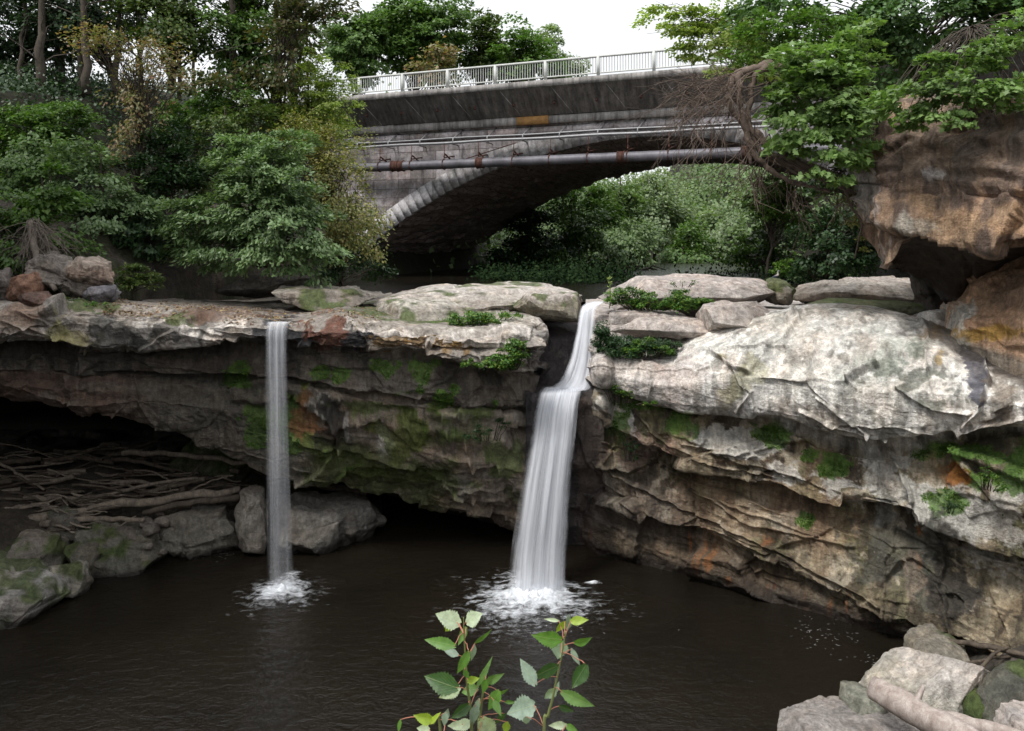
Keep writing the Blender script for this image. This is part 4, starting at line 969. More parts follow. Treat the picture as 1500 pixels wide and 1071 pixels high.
# arch ring of wedge stones
b = MB(); L = sl[-1]; k = int(L/.52); rg = random.Random(4)
for i in range(k):
    a0, a1 = L*i/k+.006, L*(i+1)/k-.006
    P0 = [np.interp(x, sl, ar[:,j]) for x in (a0,a1) for j in (0,1)]; N0 = [np.interp(x, sl, nrm[:,j]) for x in (a0,a1) for j in (0,1)]
    h = 1.08+rg.uniform(-.03,.03); pr = .06+rg.uniform(-.012,.012); e = 0
    c = [(P0[0]+N0[0]*e, P0[1]+N0[1]*e), (P0[2]+N0[2]*e, P0[3]+N0[3]*e), (P0[2]+N0[2]*h, P0[3]+N0[3]*h), (P0[0]+N0[0]*h, P0[1]+N0[1]*h)]
    b.add([(x,-pr,z) for x,z in c]+[(x,.3,z) for x,z in c], [(0,1,2,3),(5,4,7,6),(0,4,5,1),(1,5,6,2),(2,6,7,3),(3,7,4,0)])
b.build('arch_ring', M['ring'], br)
# string course, cornice stones and the odd yellow stone
b = MB(); u0 = -48.; rg = random.Random(8); yb = None
while u0 < 48:
    w = rg.uniform(2.0,3.2)
    if yb is None and u0 > -5.2: w = 1.95; yb = (u0, u0+w)
    pr = .34+rg.uniform(-.02,.03)
    if yb and yb[0] == u0: b.build('cornice', M['conc'], br); b = MB()
    else: b.box((u0+.01,-pr,15.78),(u0+w-.01,.3,16.22+rg.uniform(-.02,.02)))
    u0 += w
b.build('cornice', M['conc'], br)
b = MB(); b.box((yb[0]+.01,-.37,15.77),(yb[1]-.01,.3,16.22)); b.build('cornice_stone', m_simple('ochre_stone', (.36,.2,.075), .85, 0, .35, 3, .4), br)['label'] = 'ochre coloured cornice stone'
b = MB(); u0 = -48.
while u0 < 48:
    w = rg.uniform(1.6,2.6); b.box((u0+.01,-.12-rg.uniform(0,.04),15.18),(u0+w-.01,.2,15.6)); u0 += w
b.build('string_course', M['spandrel'], br)
# deck
prof = [(-1.62,17.94),(-1.62,17.62),(-1.45,17.6),(-.42,16.24),(.2,16.24),(.2,16.0),(VW-.2,16.0),(VW-.2,16.24),(VW+.4,16.24),(VW+1.45,17.6),(VW+1.62,17.62),(VW+1.62,17.94)]
us = np.linspace(-48, 48, 33)
V = [(a, v_, z_) for a in us for v_, z_ in prof]
fc = gridfaces(33, len(prof)); extra = np.array([[i*12+11, i*12, (i+1)*12, (i+1)*12+11] for i in range(32)])
mk('deck', V, [fc, extra], M['concdark'], br)
b = MB()
for i in range(32):
    b.box((us[i]+.01,-1.66,17.62),(us[i+1]-.01,-1.30,17.97))
b.build('deck_edge', M['conc'], br)
b = MB()
for i in range(32): b.box((us[i],-.9,17.96),(us[i+1],VW+1.2,18.02))
b.build('roadway', m_simple('asphalt', (.05,.05,.052), .9), br)
b = MB()
for i in range(30):
    a = -40+i*2.45
    b = MB(); b.tube([(a,-.95,16.86),(a,-1.0,16.72)], .07, 8); b.build('drain_spout', M['rust'], br)
b = MB()
for i in range(24):                                     # formwork joints show as thin fins on the sloping soffit
    a = -38+i*3.1; b = MB(); b.tube([(a,-1.44,17.57),(a+.9,-.44,16.24)], .018, 4); b.build('soffit_joint', M['conc'], br)
# railings (near and far)
for vv in (-1.45, VW+1.35):
    rl = MB(); rl.box((-47,vv-.05,18.98),(47,vv+.05,19.09)); rl.box((-47,vv-.03,18.11),(47,vv+.03,18.18))
    ro = rl.build('railing', M['rail'], br)
    post = MB(); post.box((-.075,-.08,17.96),(.075,.08,19.07))
    pan = MB()
    for j in range(1, 20): pan.tube([(j*.1515,0,18.15),(j*.1515,0,19.01)], .023, 4, caps=False)
    pm = qm = None
    for i in range(31):
        a = -46.6+i*3.03
        if pm is None:
            pm = post.build('railing_post', M['rail'], ro); qm = pan.build('railing_panel', M['rail'], ro); p_, q_ = pm, qm
        else:
            p_ = pm.copy(); q_ = qm.copy(); C.objects.link(p_); C.objects.link(q_); p_.parent = ro; q_.parent = ro
        p_.location = (a, vv, 0); q_.location = (a, vv, 0)
# services hung on the face of the bridge
pz, pv = 13.62, -.85
pp = empty('water_main', (BX, BY, 0), 'thick grey water main hung along the face of the arch', 'pipe', rz=BA)
b = MB(); b.tube([(a, pv, pz) for a in np.linspace(-14.2, 30, 30)], .27, 20); b.build('pipe', M['pipe'], pp, smooth=True)
rg = random.Random(5)
hu = [-12.2+i*2.22 for i in range(17)]
for i, a in enumerate(hu):
    h = MB()
    ring = [(a, pv+math.cos(t)*.305, pz+math.sin(t)*.305) for t in np.linspace(0, 2*math.pi, 17)]
    h.tube(ring, .035, 5, caps=False)
    h.tube([(a,pv,pz+.3),(a+.02,pv+.02,14.85)], .022, 5)
    h.tube([(a,0.,pz+.35),(a,pv+.1,pz+.62),(a+.02,pv-.05,pz+.42)], .05, 5); h.tube([(a+.25,0.,pz+.55),(a,pv+.1,pz+.4)], .04, 5)
    h.build('hanger', M['rust'], pp)
for a in (-11.1, -10.7, -5.4, 3.0, 9.5, 16.2):
    h = MB(); h.tube([(a-.12,pv,pz),(a+.12,pv,pz)], .315, 16); h.tube([(a-.2,pv,pz),(a-.16,pv,pz)], .35, 16); h.tube([(a+.16,pv,pz),(a+.2,pv,pz)], .35, 16)
    h.build('coupling', M['rust'], pp)
cd = empty('service_conduit', (BX, BY, 0), 'pair of thin service conduits on slanted brackets above the water main', 'conduit', rz=BA)
b = MB(); b.tube([(a, -.72, 14.9+.02*math.sin(a)) for a in np.linspace(-15.5, 32, 60)], .085, 8); b.build('lower_conduit', M['steel'], cd, smooth=True)
b = MB(); b.tube([(a, -.66, 15.16+.02*math.sin(a*.7)) for a in np.linspace(-15.5, 32, 60)], .05, 8); b.build('upper_conduit', M['steel'], cd, smooth=True)
for i, a in enumerate([-13.9+i*2.22 for i in range(19)]):
    h = MB(); h.tube([(a+.28,0.,15.72),(a,-.72,15.12),(a,-.78,14.8)], .045, 5); h.tube([(a,-.02,14.8),(a,-.78,14.8)], .04, 5)
    h.build('bracket', M['steel'], cd)
b = MB(); b.tube([(-6.6,-.3,13.95),(-3.4,-.25,14.75)], .03, 5); b.build('stay_rod', M['rust'], cd)

# ------------------------------------------------------------------ sky, sun, camera
sc = bpy.context.scene
w = bpy.data.worlds.new('World'); sc.world = w; w.use_nodes = True
nt = w.node_tree; nt.nodes.clear(); t = NT(nt)
SUN_EL, SUN_AZ = math.radians(56), math.radians(228)   # azimuth measured clockwise from +Y
sky = t.n('TexSky', sky_type='NISHITA'); sky.sun_disc = False; sky.sun_elevation = SUN_EL; sky.sun_rotation = SUN_AZ
co = t.n('TexCoord').outputs['Generated']; sp = t.n('SeparateXYZ', ins={0: co})
zc = t.range(sp.outputs[2], 0., 1., 8.5, 16.0)
cl = t.noise(co, 2.2, 5, .6); zc = t.math('MULTIPLY', zc, t.range(cl, .3, .7, .88, 1.1))
cloud = t.mix(1., (.97,.985,1.), t.n('CombineXYZ', ins={0: zc, 1: zc, 2: zc}).outputs[0], 'MULTIPLY')
c = t.mix(.9, sky.outputs[0], cloud)
c = t.mix(t.range(sp.outputs[2], -.02, .0), (.4,.4,.35), c)
bg = t.n('Background', ins={'Color': c, 'Strength': .1}); out = t.n('OutputWorld'); nt.links.new(bg.outputs[0], out.inputs[0])
sd = bpy.data.lights.new('sun', 'SUN'); sd.energy = 2.6; sd.angle = math.radians(12); sd.color = (1,.97,.92)
so = bpy.data.objects.new('sun', sd); C.objects.link(so)
dv = Vector((math.sin(SUN_AZ)*math.cos(SUN_EL), math.cos(SUN_AZ)*math.cos(SUN_EL), math.sin(SUN_EL)))
so.rotation_euler = dv.to_track_quat('Z', 'Y').to_euler(); so.location = (0,-10,40)
cam = bpy.data.cameras.new('camera'); cam.sensor_width = 36; cam.lens = F/1500*36; cam.clip_end = 1000; cam.clip_start = .1
cam.shift_y = -(535.5-350)/1500
co_ = bpy.data.objects.new('camera', cam); C.objects.link(co_); co_.location = (0,0,H); co_.rotation_euler = (math.radians(90),0,0)
sc.camera = co_
sc.view_settings.view_transform = 'Standard'; sc.view_settings.look = 'None'; sc.view_settings.exposure = .3; sc.view_settings.gamma = 1
sc.cycles.max_bounces = 6; sc.cycles.transparent_max_bounces = 16; sc.cycles.diffuse_bounces = 3
# ------------------------------------------------------------------ foliage
def unit(a): return a/(np.linalg.norm(a, axis=-1, keepdims=True)+1e-9)
SH = {'quad': (np.array([(-.5,0),(-.05,.5),(.5,0),(-.05,-.5)]), np.array([0,.22,0,.22])),
      'oval': (np.array([(-.5,0),(-.2,.42),(.15,.40),(.5,0),(.15,-.40),(-.2,-.42)]), np.array([0,.2,.2,-.15,.2,.2])),
      'maple': (np.array([(-.45,0),(-.38,.30),(-.12,.20),(-.1,.52),(.1,.24),(.5,.0),(.1,-.24),(-.1,-.52),(-.12,-.20),(-.38,-.30)])*np.array([1,1.0]), np.array([0,.1,.05,.2,.03,-.12,.03,.2,.05,.1]))}
def leaf_mesh(cen, axis, nor, ln, wd, kind='quad'):
    sh, up = SH[kind]; k = len(sh)
    axis = unit(axis); side = unit(np.cross(nor, axis)); nor = np.cross(axis, side)
    V = cen[:,None,:]+axis[:,None,:]*(sh[None,:,0:1]*ln[:,None,None])+side[:,None,:]*(sh[None,:,1:2]*wd[:,None,None])-nor[:,None,:]*(up[None,:,None]*wd[:,None,None]*.8)
    return V.reshape(-1,3), np.arange(len(cen)*k).reshape(-1,k)
def spray(rg, c, R, out, n, ln, wd, kind, flat=.3, droop=.35):
    """leaves of one bough: a drooping disc of leaves round c, facing up and outwards"""
    a = rg.uniform(0, 2*math.pi, n); r = np.sqrt(rg.uniform(0, 1, n))
    dx, dy = np.cos(a)*r, np.sin(a)*r
    dz = rg.normal(0, flat*.55, n)-droop*r*r
    cen = c+np.stack([dx,dy,dz],1)*R
    ax = np.stack([dx,dy,-.35+0*dx],1)*.9+out*.6+rg.normal(0,.45,(n,3)); ax[:,2] -= .25
    no = np.array([0,0,1.])+out*.55+rg.normal(0,.42,(n,3))
    s = rg.uniform(.65,1.25,n)
    return leaf_mesh(cen, ax, no, ln*s, wd*s, kind)
def crown_build(name, clumps, seed, n, ln, wd, kind, mat, parent, centre, flat=.3, droop=.35):
    rg = np.random.default_rng(seed); Vs=[]; Fs=[]; off=0
    for c, R in clumps:
        o = unit(c-centre+np.array([0,0,.15]))
        V, Fc = spray(rg, c, R, o, max(3,int(n*rg.uniform(.6,1.35))), ln, wd, kind, flat, droop)
        Vs.append(V); Fs.append(Fc+off); off += len(V)
    return mk(name, np.concatenate(Vs), np.concatenate(Fs), mat, parent)
def curve_pts(a, b, sag, n, rg, wob=.05):
    t = np.linspace(0, 1, n)[:,None]; L = np.linalg.norm(b-a)
    P = a*(1-t)+b*t; P[:,2] += (np.sin(t[:,0]*math.pi))*sag*L
    P[1:-1] += rg.normal(0, wob*L, (n-2,3))*.5
    return P
DENS = 2.0; NMUL = 1.7
def tree(label, blobs, base, seed, mat, n=60, ln=.14, wd=.09, kind='quad', R=.5, density=1., bark='bark', tr=.12, group=None, name='tree', cat='tree', flat=.3, droop=.35, stems=1, dthick=.9, bare=0, lean=None):
    """blobs: (px, py, Y, rx, ry) in photo pixels with a real depth; each is filled with boughs through its volume"""
    rg = np.random.default_rng(seed); clumps = []
    for (px, py, Y, rx, ry) in blobs:
        c = W(px, py, Y); ax, az = rx*Y/F, ry*Y/F; ay = min(ax, az*1.3)*dthick
        k = max(2, int(DENS*density*3.2*(ax*az*ay)**.80/(R**2.2)))
        for _ in range(k):
            v = unit(rg.normal(size=3))*rg.uniform(.25,1.)**.45
            clumps.append((c+v*np.array([ax,ay,az])*(1+.18*rg.normal()), R*rg.uniform(.6,1.3)))
    allc = np.array([c for c,_ in clumps]); cen = allc.mean(0); topz = allc[:,2].max()
    base = np.array(base, float)
    t = empty(name, base, label, cat, group)
    b = MB()
    top = np.array([cen[0]*.7+base[0]*.3, cen[1]*.7+base[1]*.3, topz-.12*(topz-base[2])])
    paths = []
    for s in range(stems):
        tp = top+(rg.normal(0,.12,3)*np.array([1,1,.3])*(topz-base[2]) if s else 0)
        bs = base+(rg.normal(0,.25,3)*np.array([1,1,0]) if s else 0)
        pth = curve_pts(bs, tp, 0, 9, rg, .03)
        paths.append(pth); b.tube(pth-base, np.linspace(tr, tr*.22, 9)*(1 if s == 0 else .7), 8, wob=.12, seed=seed+s)
    b.build('trunk', M[bark], t, smooth=True)
    b = MB(); nb = min(len(clumps), 70); idx = rg.permutation(len(clumps))[:nb]
    for i in idx:
        c = clumps[i][0]; pth = paths[rg.integers(len(paths))]
        zt = np.clip((c[2]-base[2])/(topz-base[2])-.22, .12, .9); k = zt*8; k0 = int(k); a = pth[k0]*(1-(k-k0))+pth[min(8,k0+1)]*(k-k0)
        r0 = tr*.32*(1.1-zt)+.008
        b.tube(curve_pts(a, c, .08, 6, rg, .06)-base, np.linspace(r0, .006, 6), 5, caps=False)
    for _ in range(bare):
        c = clumps[rg.integers(len(clumps))][0]+rg.normal(0,.8,3)*R; pth = paths[0]; a = pth[rg.integers(4,9)]
        b.tube(curve_pts(a, c, .05, 6, rg, .08)-base, np.linspace(.02, .004, 6), 4, caps=False)
    b.build('branches', M[bark], t)
    cr = crown_build('crown', [(c-base, r) for c, r in clumps], seed+1, int(n*NMUL), ln, wd, kind, mat, t, cen-base, flat, droop)
    return t
def bush(label, blobs, seed, mat, n=50, ln=.06, wd=.035, kind='quad', R=.18, density=1., group=None, cat='bush', name='bush', flat=.4, droop=.3, stemz=.4):
    rg = np.random.default_rng(seed); clumps = []
    for (px, py, Y, rx, ry) in blobs:
        c = W(px, py, Y); ax, az = rx*Y/F, ry*Y/F; ay = min(ax, az*1.5)
        k = max(3, int(density*3.2*(ax*az*ay)**.80/(R**2.2)))
        for _ in range(k):
            v = unit(rg.normal(size=3))*rg.uniform(.1,1.)**.5
            clumps.append((c+v*np.array([ax,ay,az]), R*rg.uniform(.5,1.3)))
    allc = np.array([c for c,_ in clumps]); cen = allc.mean(0); base = np.array([cen[0], cen[1], allc[:,2].min()-.05])
    t = empty(name, base, label, cat, group)
    b = MB()
    for c, r in clumps[:60]:
        b.tube(curve_pts(np.array([c[0]*.6+base[0]*.4, c[1]*.6+base[1]*.4+.1, base[2]-.05]), c, .05, 5, rg, .05)-base, np.linspace(.012,.004,5), 4, caps=False)
    b.build('stems', M['bark'], t)
    crown_build('leaves', [(c-base, r) for c, r in clumps], seed+1, n, ln, wd, kind, mat, t, cen-base-np.array([0,0,.3]), flat, droop)
    return t
LM = {}
keyfix = None
def lm(key, cols, **kw): LM[key] = m_leaf(key+'_leaves', cols, **kw)
lm('cool', [(.08,.135,.05),(.12,.19,.08),(.18,.26,.12),(.10,.165,.055),(.22,.3,.16)], trans=.25)
lm('dark', [(.014,.035,.012),(.025,.055,.018),(.04,.075,.025)], trans=.2)
lm('mid', [(.05,.10,.022),(.08,.15,.035),(.12,.2,.05),(.065,.125,.03)], trans=.3)
lm('bright', [(.06,.13,.02),(.09,.18,.03),(.13,.22,.04),(.08,.15,.03)], trans=.35)
lm('lime', [(.15,.23,.04),(.24,.31,.07),(.32,.36,.11),(.12,.2,.03)], trans=.45)
lm('yellow', [(.12,.15,.035),(.2,.2,.06),(.3,.27,.1),(.09,.13,.03),(.25,.2,.08)], trans=.3)
lm('tan', [(.24,.2,.13),(.12,.14,.05),(.2,.18,.08),(.28,.14,.08),(.08,.12,.03),(.26,.24,.13),(.3,.18,.11),(.14,.16,.06)], trans=.3)
lm('olive', [(.045,.085,.02),(.075,.12,.03),(.11,.14,.035),(.05,.09,.02)], trans=.25)
lm('brownish', [(.05,.07,.02),(.08,.085,.03),(.12,.085,.035),(.05,.07,.02),(.04,.08,.02)], trans=.25)
lm('hazy', [(.16,.22,.12),(.22,.28,.16),(.27,.33,.2)], trans=.35)  # distance haze put into the leaf colour
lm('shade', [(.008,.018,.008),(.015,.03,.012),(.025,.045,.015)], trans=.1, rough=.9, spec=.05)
lm('hazy2', [(.10,.16,.06),(.14,.21,.085),(.18,.25,.115)], trans=.3)  # weaker haze, also put into the leaf colour
lm('maple', [(.11,.19,.05),(.15,.24,.07),(.19,.29,.10),(.13,.2,.07)], trans=.3)
lm('maple2', [(.05,.10,.03),(.08,.15,.05),(.11,.19,.07)], trans=.25)
lm('herb', [(.03,.09,.015),(.05,.13,.02),(.09,.18,.03),(.16,.22,.03)], trans=.25)
lm('moss2', [(.05,.09,.018),(.075,.135,.025),(.10,.18,.035),(.06,.12,.02)], trans=.15, spec=.1)
lm('moss', [(.02,.05,.018),(.03,.07,.025),(.05,.09,.03)], trans=.1)
lm('litter', [(.12,.05,.03),(.2,.1,.05),(.3,.22,.1),(.09,.05,.035),(.4,.33,.2)], trans=.1)

g1 = 'trees and shrubs on the left bank'
tree('dense bright green tree leaning over the left ledge, largest in the bank', [(345,235,27,45,50),(395,265,26.4,65,50),(330,315,26.6,75,45),(430,330,25.6,55,50),(350,365,25.8,95,35),(450,375,25.4,55,28),(290,345,26.4,60,30),(270,365,26.8,40,18),(400,215,27,55,30),(410,300,26,50,40)],
     (-8.9,28.2,8.2), 301, LM['cool'], n=50, ln=.19, wd=.08, kind='oval', R=.42, density=.75, tr=.14, group=g1, stems=2)
tree('slim yellowing tree with small sparse leaves beside the bridge', [(470,215,30,45,40),(500,270,29.5,45,40),(520,320,29,40,35),(545,355,28.5,25,20),(440,200,30,35,30),(490,350,29,35,25),(530,220,30,14,20)],
     (-7.2,30.5,8.), 302, LM['yellow'], n=34, ln=.12, wd=.08, R=.45, density=1.2, flat=.8, droop=.2, tr=.08, group=g1, bare=40)
tree('lime green tree at the left end of the bridge railing', [(455,120,34,40,35),(490,150,34,40,30),(430,165,34,35,35),(480,190,34,40,30),(505,110,34,20,20),(450,85,35,25,20)],
     (-9.5,35,9.5), 303, LM['lime'], n=46, ln=.13, wd=.09, R=.5, density=1.0, tr=.1, group=g1)
tree('tall thin tree with tan and rust coloured leaves in front of dark trunks', [(150,60,28,40,28),(200,85,28,40,28),(250,100,28,40,35),(215,140,28,60,18),(190,175,27.5,30,25),(235,65,28,30,15),(180,210,27.5,20,25)],
     (-13.4,28.6,8.6), 304, LM['tan'], n=30, ln=.13, wd=.10, kind='maple', R=.5, density=.8, flat=.9, droop=.2, tr=.09, group=g1, bare=50)
for i, (lb, bl, bs, mt, kw) in enumerate([
  ('dark tree filling the top left corner', [(20,30,38,80,60),(90,50,38,60,50),(40,110,37,60,30)], (-23.5,38.5,16), 'dark', {}),
  ('dark tree with a thick leaning trunk near the top left', [(110,20,36,70,45),(170,30,37,50,35),(60,-10,36,90,30)], (-18.5,37.5,16.2), 'dark', {}),
  ('mid green tree left of the tan leaved tree, high on the bank', [(230,20,35,60,40),(280,50,35,50,45),(200,-20,35,70,30)], (-15.6,36.5,16), 'olive', {}),
  ('tall mixed green tree above the coursed stone wall', [(330,40,36,50,45),(380,60,36,50,50),(350,110,36,60,30),(320,-20,36,70,35)], (-12.4,37.5,16), 'mid', {}),
  ('brownish olive tree at the top between green ones', [(430,30,33,45,40),(400,95,33,35,40),(460,-10,33,50,30),(300,110,32,30,30)], (-10.2,34.5,13.5), 'brownish', {}),
  ('olive tree whose crown reaches the sky left of the bridge trees', [(395,10,37,45,35),(440,55,37,30,35),(420,-30,37,60,30),(460,20,37,25,22)], (-10.6,39,15.5), 'olive', {}),
  ]):
    tree(lb, bl, bs, 310+i*3, LM[mt], n=58, ln=.2, wd=.14, R=.75, density=.8, tr=.2, group=g1, bark='bark', bare=20)
for i, (lb, bl, bs, mt) in enumerate([
  ('dark green broad tree at the left edge above the cave', [(30,190,29,60,40),(90,170,29,50,35),(30,260,27,50,40),(60,225,28,60,30)], (-18.2,29.5,10), 'mid'),
  ('shadowed shrub under the tan tree with layered boughs', [(120,235,27,50,30),(160,275,26.5,55,30),(110,300,26,45,28),(190,300,26.3,45,25),(140,335,25.4,55,18)], (-14.,27.5,8.6), 'cool'),
  ('dark bush between the tan tree and the dense green tree', [(245,200,29,40,35),(270,240,28.5,40,30),(225,250,28,35,35),(210,345,26.5,40,30),(240,305,27.5,30,30)], (-12.6,29,9.), 'dark'),
  ('ragged dark shrub at the far left above the broken rocks', [(20,320,23.6,45,35),(75,300,24,45,28),(15,370,23,30,25),(95,345,24,35,18)], (-14.8,24.3,8.0), 'mid'),
  ('small bush with fresh leaves above the root tuft', [(70,285,23.6,28,14),(30,290,23.5,28,16),(75,245,23.8,20,10)], (-14.2,24.,8.4), 'bright'),
  ('olive bush behind the dense green tree near the stone wall', [(320,200,31,50,30),(370,170,32,45,30),(290,260,30,30,30)], (-11.8,32,10.8), 'olive'),
  ('dark leafy bush under the arch end of the stone wall', [(500,385,29,45,22),(455,400,28.6,40,14),(545,390,31,35,16)], (-6.6,30.4,7.), 'dark'),
  ('green shrub between the lime tree and the tan tree', [(300,150,33,45,25),(350,150,33,45,25),(260,170,33,30,25)], (-13.8,34,12), 'mid'),
  ]):
    tree(lb, bl, bs, 340+i*3, LM[mt], n=58, ln=.16, wd=.11, R=.5, density=.8, tr=.08, group=g1, name='shrub_tree', stems=2)
tree('small yellow green shrub standing on the ledge by the broken rocks', [(195,400,24,34,14),(185,415,23.8,25,10),(215,408,24,20,12)], (-11.6,24.4,7.3), 370, LM['olive'], n=50, ln=.09, wd=.06, kind='maple', R=.22, density=1., tr=.03, group=g1, name='shrub', cat='shrub')
rg = np.random.default_rng(12)
for i in range(12):
    px = [28,58,88,118,128,262,285,205,345,400,425,170][i]; Y = rg.uniform(34,39)
    bx, tx = W(px, 150, Y), W(px+rg.uniform(-14,14), -60, Y)
    t = empty('tree', (bx[0],Y,15.4), 'bare dark trunk standing against the sky on the left ridge', 'tree', 'slender trunks on the left ridge')
    b = MB(); r = rg.uniform(.09,.26); o0 = np.array([bx[0],Y,15.4]); tp = np.array([tx[0],Y,tx[2]])
    pth = curve_pts(o0, tp, 0, 10, rg, .015); b.tube(pth-o0, np.linspace(r, r*.5, 10), 8, wob=.12, seed=i); b.build('trunk', M['bark'], t, smooth=True)
    b = MB()
    for k in range(9):
        a = pth[rg.integers(2,9)]; b.tube(curve_pts(a, a+np.array([rg.normal()*1.8, rg.normal(), rg.uniform(.3,1.8)]), .05, 6, rg)-o0, np.linspace(.04,.006,6), 4, caps=False)
    b.build('branches', M['bark'], t)

# unseen trees and their ground, added out of frame to shade the left bank
hill = [(-19,-8,14.6),(-60,-8,15.2),(-60,22,15.2),(-18.6,22,14.6)]
tag(mk('unseen_rim', [p for p in hill], np.array([[0,1,2,3]]), M['mulch']), 'added level ground out of view, carrying the shade trees', kind='structure')
for i, (x, y) in enumerate(((-21,19),(-22,12.5),(-24,6))):
    px_, pz_ = 750+x*F/y, lambda z: 350-(z-H)*F/y
    tree(('tall dense tree added out of view for shade, nearest the cave', 'tall dense tree added out of view for shade, in the middle', 'tall dense tree added out of view for shade, nearest the viewer')[i], [(px_, pz_(22), y, 3.6*F/y, 3.2*F/y), (px_+1.2*F/y, pz_(18.5), y, 3.*F/y, 2.2*F/y)], (x, y, 14.6), 380+i*3, LM['mid'], n=60, ln=.4, wd=.3, R=1.2, density=1.1, tr=.3, group='added shade trees out of view')
# behind the bridge
g2 = 'trees beyond the bridge deck'
for i, (lb, bl, mt) in enumerate([
  ('round green tree beyond the left end of the railing', [(520,75,76,42,40),(555,50,78,45,42),(500,50,76,30,30)], 'mid'),
  ('tallest dark green tree beyond the bridge', [(600,50,80,50,48),(650,45,80,45,42),(625,90,80,50,20)], 'mid'),
  ('bushy olive tree right of the tallest one beyond the bridge', [(700,55,84,36,42),(720,90,84,40,25)], 'olive'),
  ('green tree with a broad low crown beyond the railing', [(760,70,82,36,32),(790,95,82,40,20),(745,95,82,35,20)], 'bright'),
  ('thin pale tree at the right end of the row beyond the railing', [(812,75,88,20,30),(832,95,88,22,16),(800,50,88,12,16)], 'hazy'),
  ('small tan tree in front of the tallest one beyond the railing', [(632,80,70,24,26),(640,110,70,18,14)], 'tan'),
  ]):
    c = W(bl[0][0], 140, bl[0][2]); tree(lb, bl, (c[0], c[1], 15.8), 400+i*3, LM[mt], n=70, ln=.42, wd=.3, R=1.35, density=1.15, tr=.3, group=g2)
# seen through the arch
g3 = 'trees along the creek behind the arch'
arch_trees = [
  ('dark tree just inside the left foot of the arch', [(770,330,64,40,40),(800,370,63,50,30),(760,385,62,40,20)], 'dark'),
  ('green tree with hanging boughs in the left of the arch', [(830,290,66,30,35),(850,335,64,35,40),(830,385,62,40,25),(880,300,68,30,30)], 'mid'),
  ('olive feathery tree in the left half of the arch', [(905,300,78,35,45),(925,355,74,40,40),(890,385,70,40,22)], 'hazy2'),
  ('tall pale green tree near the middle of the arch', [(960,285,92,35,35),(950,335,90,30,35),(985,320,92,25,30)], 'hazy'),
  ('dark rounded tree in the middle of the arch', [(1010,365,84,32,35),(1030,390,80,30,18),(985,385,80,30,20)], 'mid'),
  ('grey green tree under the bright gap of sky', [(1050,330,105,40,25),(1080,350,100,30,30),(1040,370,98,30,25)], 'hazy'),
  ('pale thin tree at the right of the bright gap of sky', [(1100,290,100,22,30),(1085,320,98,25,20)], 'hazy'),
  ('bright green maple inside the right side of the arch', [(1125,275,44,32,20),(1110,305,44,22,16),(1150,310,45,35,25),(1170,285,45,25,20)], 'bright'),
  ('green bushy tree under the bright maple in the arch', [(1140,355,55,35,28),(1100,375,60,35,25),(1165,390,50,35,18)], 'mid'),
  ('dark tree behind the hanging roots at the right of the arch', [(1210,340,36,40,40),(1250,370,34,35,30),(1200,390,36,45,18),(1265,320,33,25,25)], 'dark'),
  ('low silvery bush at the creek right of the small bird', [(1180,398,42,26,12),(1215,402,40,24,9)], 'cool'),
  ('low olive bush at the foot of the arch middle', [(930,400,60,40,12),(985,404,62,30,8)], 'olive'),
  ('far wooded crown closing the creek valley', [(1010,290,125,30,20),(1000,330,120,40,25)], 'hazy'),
  ('dark tree against the left wall of the arch', [(735,380,58,25,22),(715,395,56,25,14)], 'dark'),
  ('bright little bush low in the right of the arch', [(1150,388,42,10,7),(1143,396,42,8,5)], 'bright'),
]
for i, (lb, bl, mt) in enumerate(arch_trees):
    Y = bl[0][2]; s = Y/75.; c = W(bl[0][0], 300, Y)
    gz = max(6.8, float(terrain_z(np.array([c[0]]), np.array([Y]))[0])-.3)
    small = Y < 50
    tree(lb, bl, (c[0], Y+.5, min(gz, c[2]-1)), 430+i*3, LM[mt], n=60, ln=.20 if small else .36*s, wd=.14 if small else .24*s, kind='maple' if mt == 'bright' and small else 'quad', R=.55 if small else 1.15*s**.8, density=1.05, tr=.1 if small else .22, group=g3, flat=.4)

# right: maples over the cliff
g4 = 'trees over the right cliff'
tree('large leafed maple hanging down over the right end of the arch', [(1190,85,18.6,50,45),(1165,150,18.6,45,35),(1225,120,18.2,50,45),(1235,175,18.,50,35),(1185,205,18.4,38,25),(1235,235,18.,45,22),(1255,70,18.6,40,40),(1215,255,18.,22,16),(1160,100,19,30,30),(1270,215,18.2,20,22)],
     (9.0,20.,12.3), 501, LM['maple'], n=36, ln=.175, wd=.17, kind='maple', R=.42, density=1.0, tr=.12, group=g4, flat=.25)
tree('pale green maple boughs in front of the overhanging block', [(1345,135,15.9,34,20),(1385,95,15.9,36,26),(1425,125,15.5,45,26),(1385,160,15.5,30,12),(1460,75,15.5,45,30),(1490,120,15.2,35,25),(1410,170,15.5,18,9),(1350,160,15.8,22,10),(1300,160,16.6,28,18),(1345,165,16.1,34,16),(1375,135,16.1,26,18),(1310,140,16.8,26,16),(1325,185,16.4,18,10),(1470,150,15.2,30,14),(1500,40,15.5,30,25)],
     (10.6,17.6,13.6), 505, LM['maple'], n=30, ln=.135, wd=.13, kind='maple', R=.3, density=1.0, tr=.07, group=g4, flat=.22)
tree('yellow green sunlit tree reaching out over the bridge railing', [(1000,40,24,45,26),(1045,22,24,50,24),(1085,55,23,45,35),(965,12,24.5,28,12),(1105,95,22.5,30,22),(1020,75,24,30,16),(1060,95,23,25,12),(945,30,25,14,14)],
     (9.8,24.5,12.2), 509, LM['lime'], n=42, ln=.12, wd=.09, R=.36, density=.9, tr=.1, group=g4, bare=50)
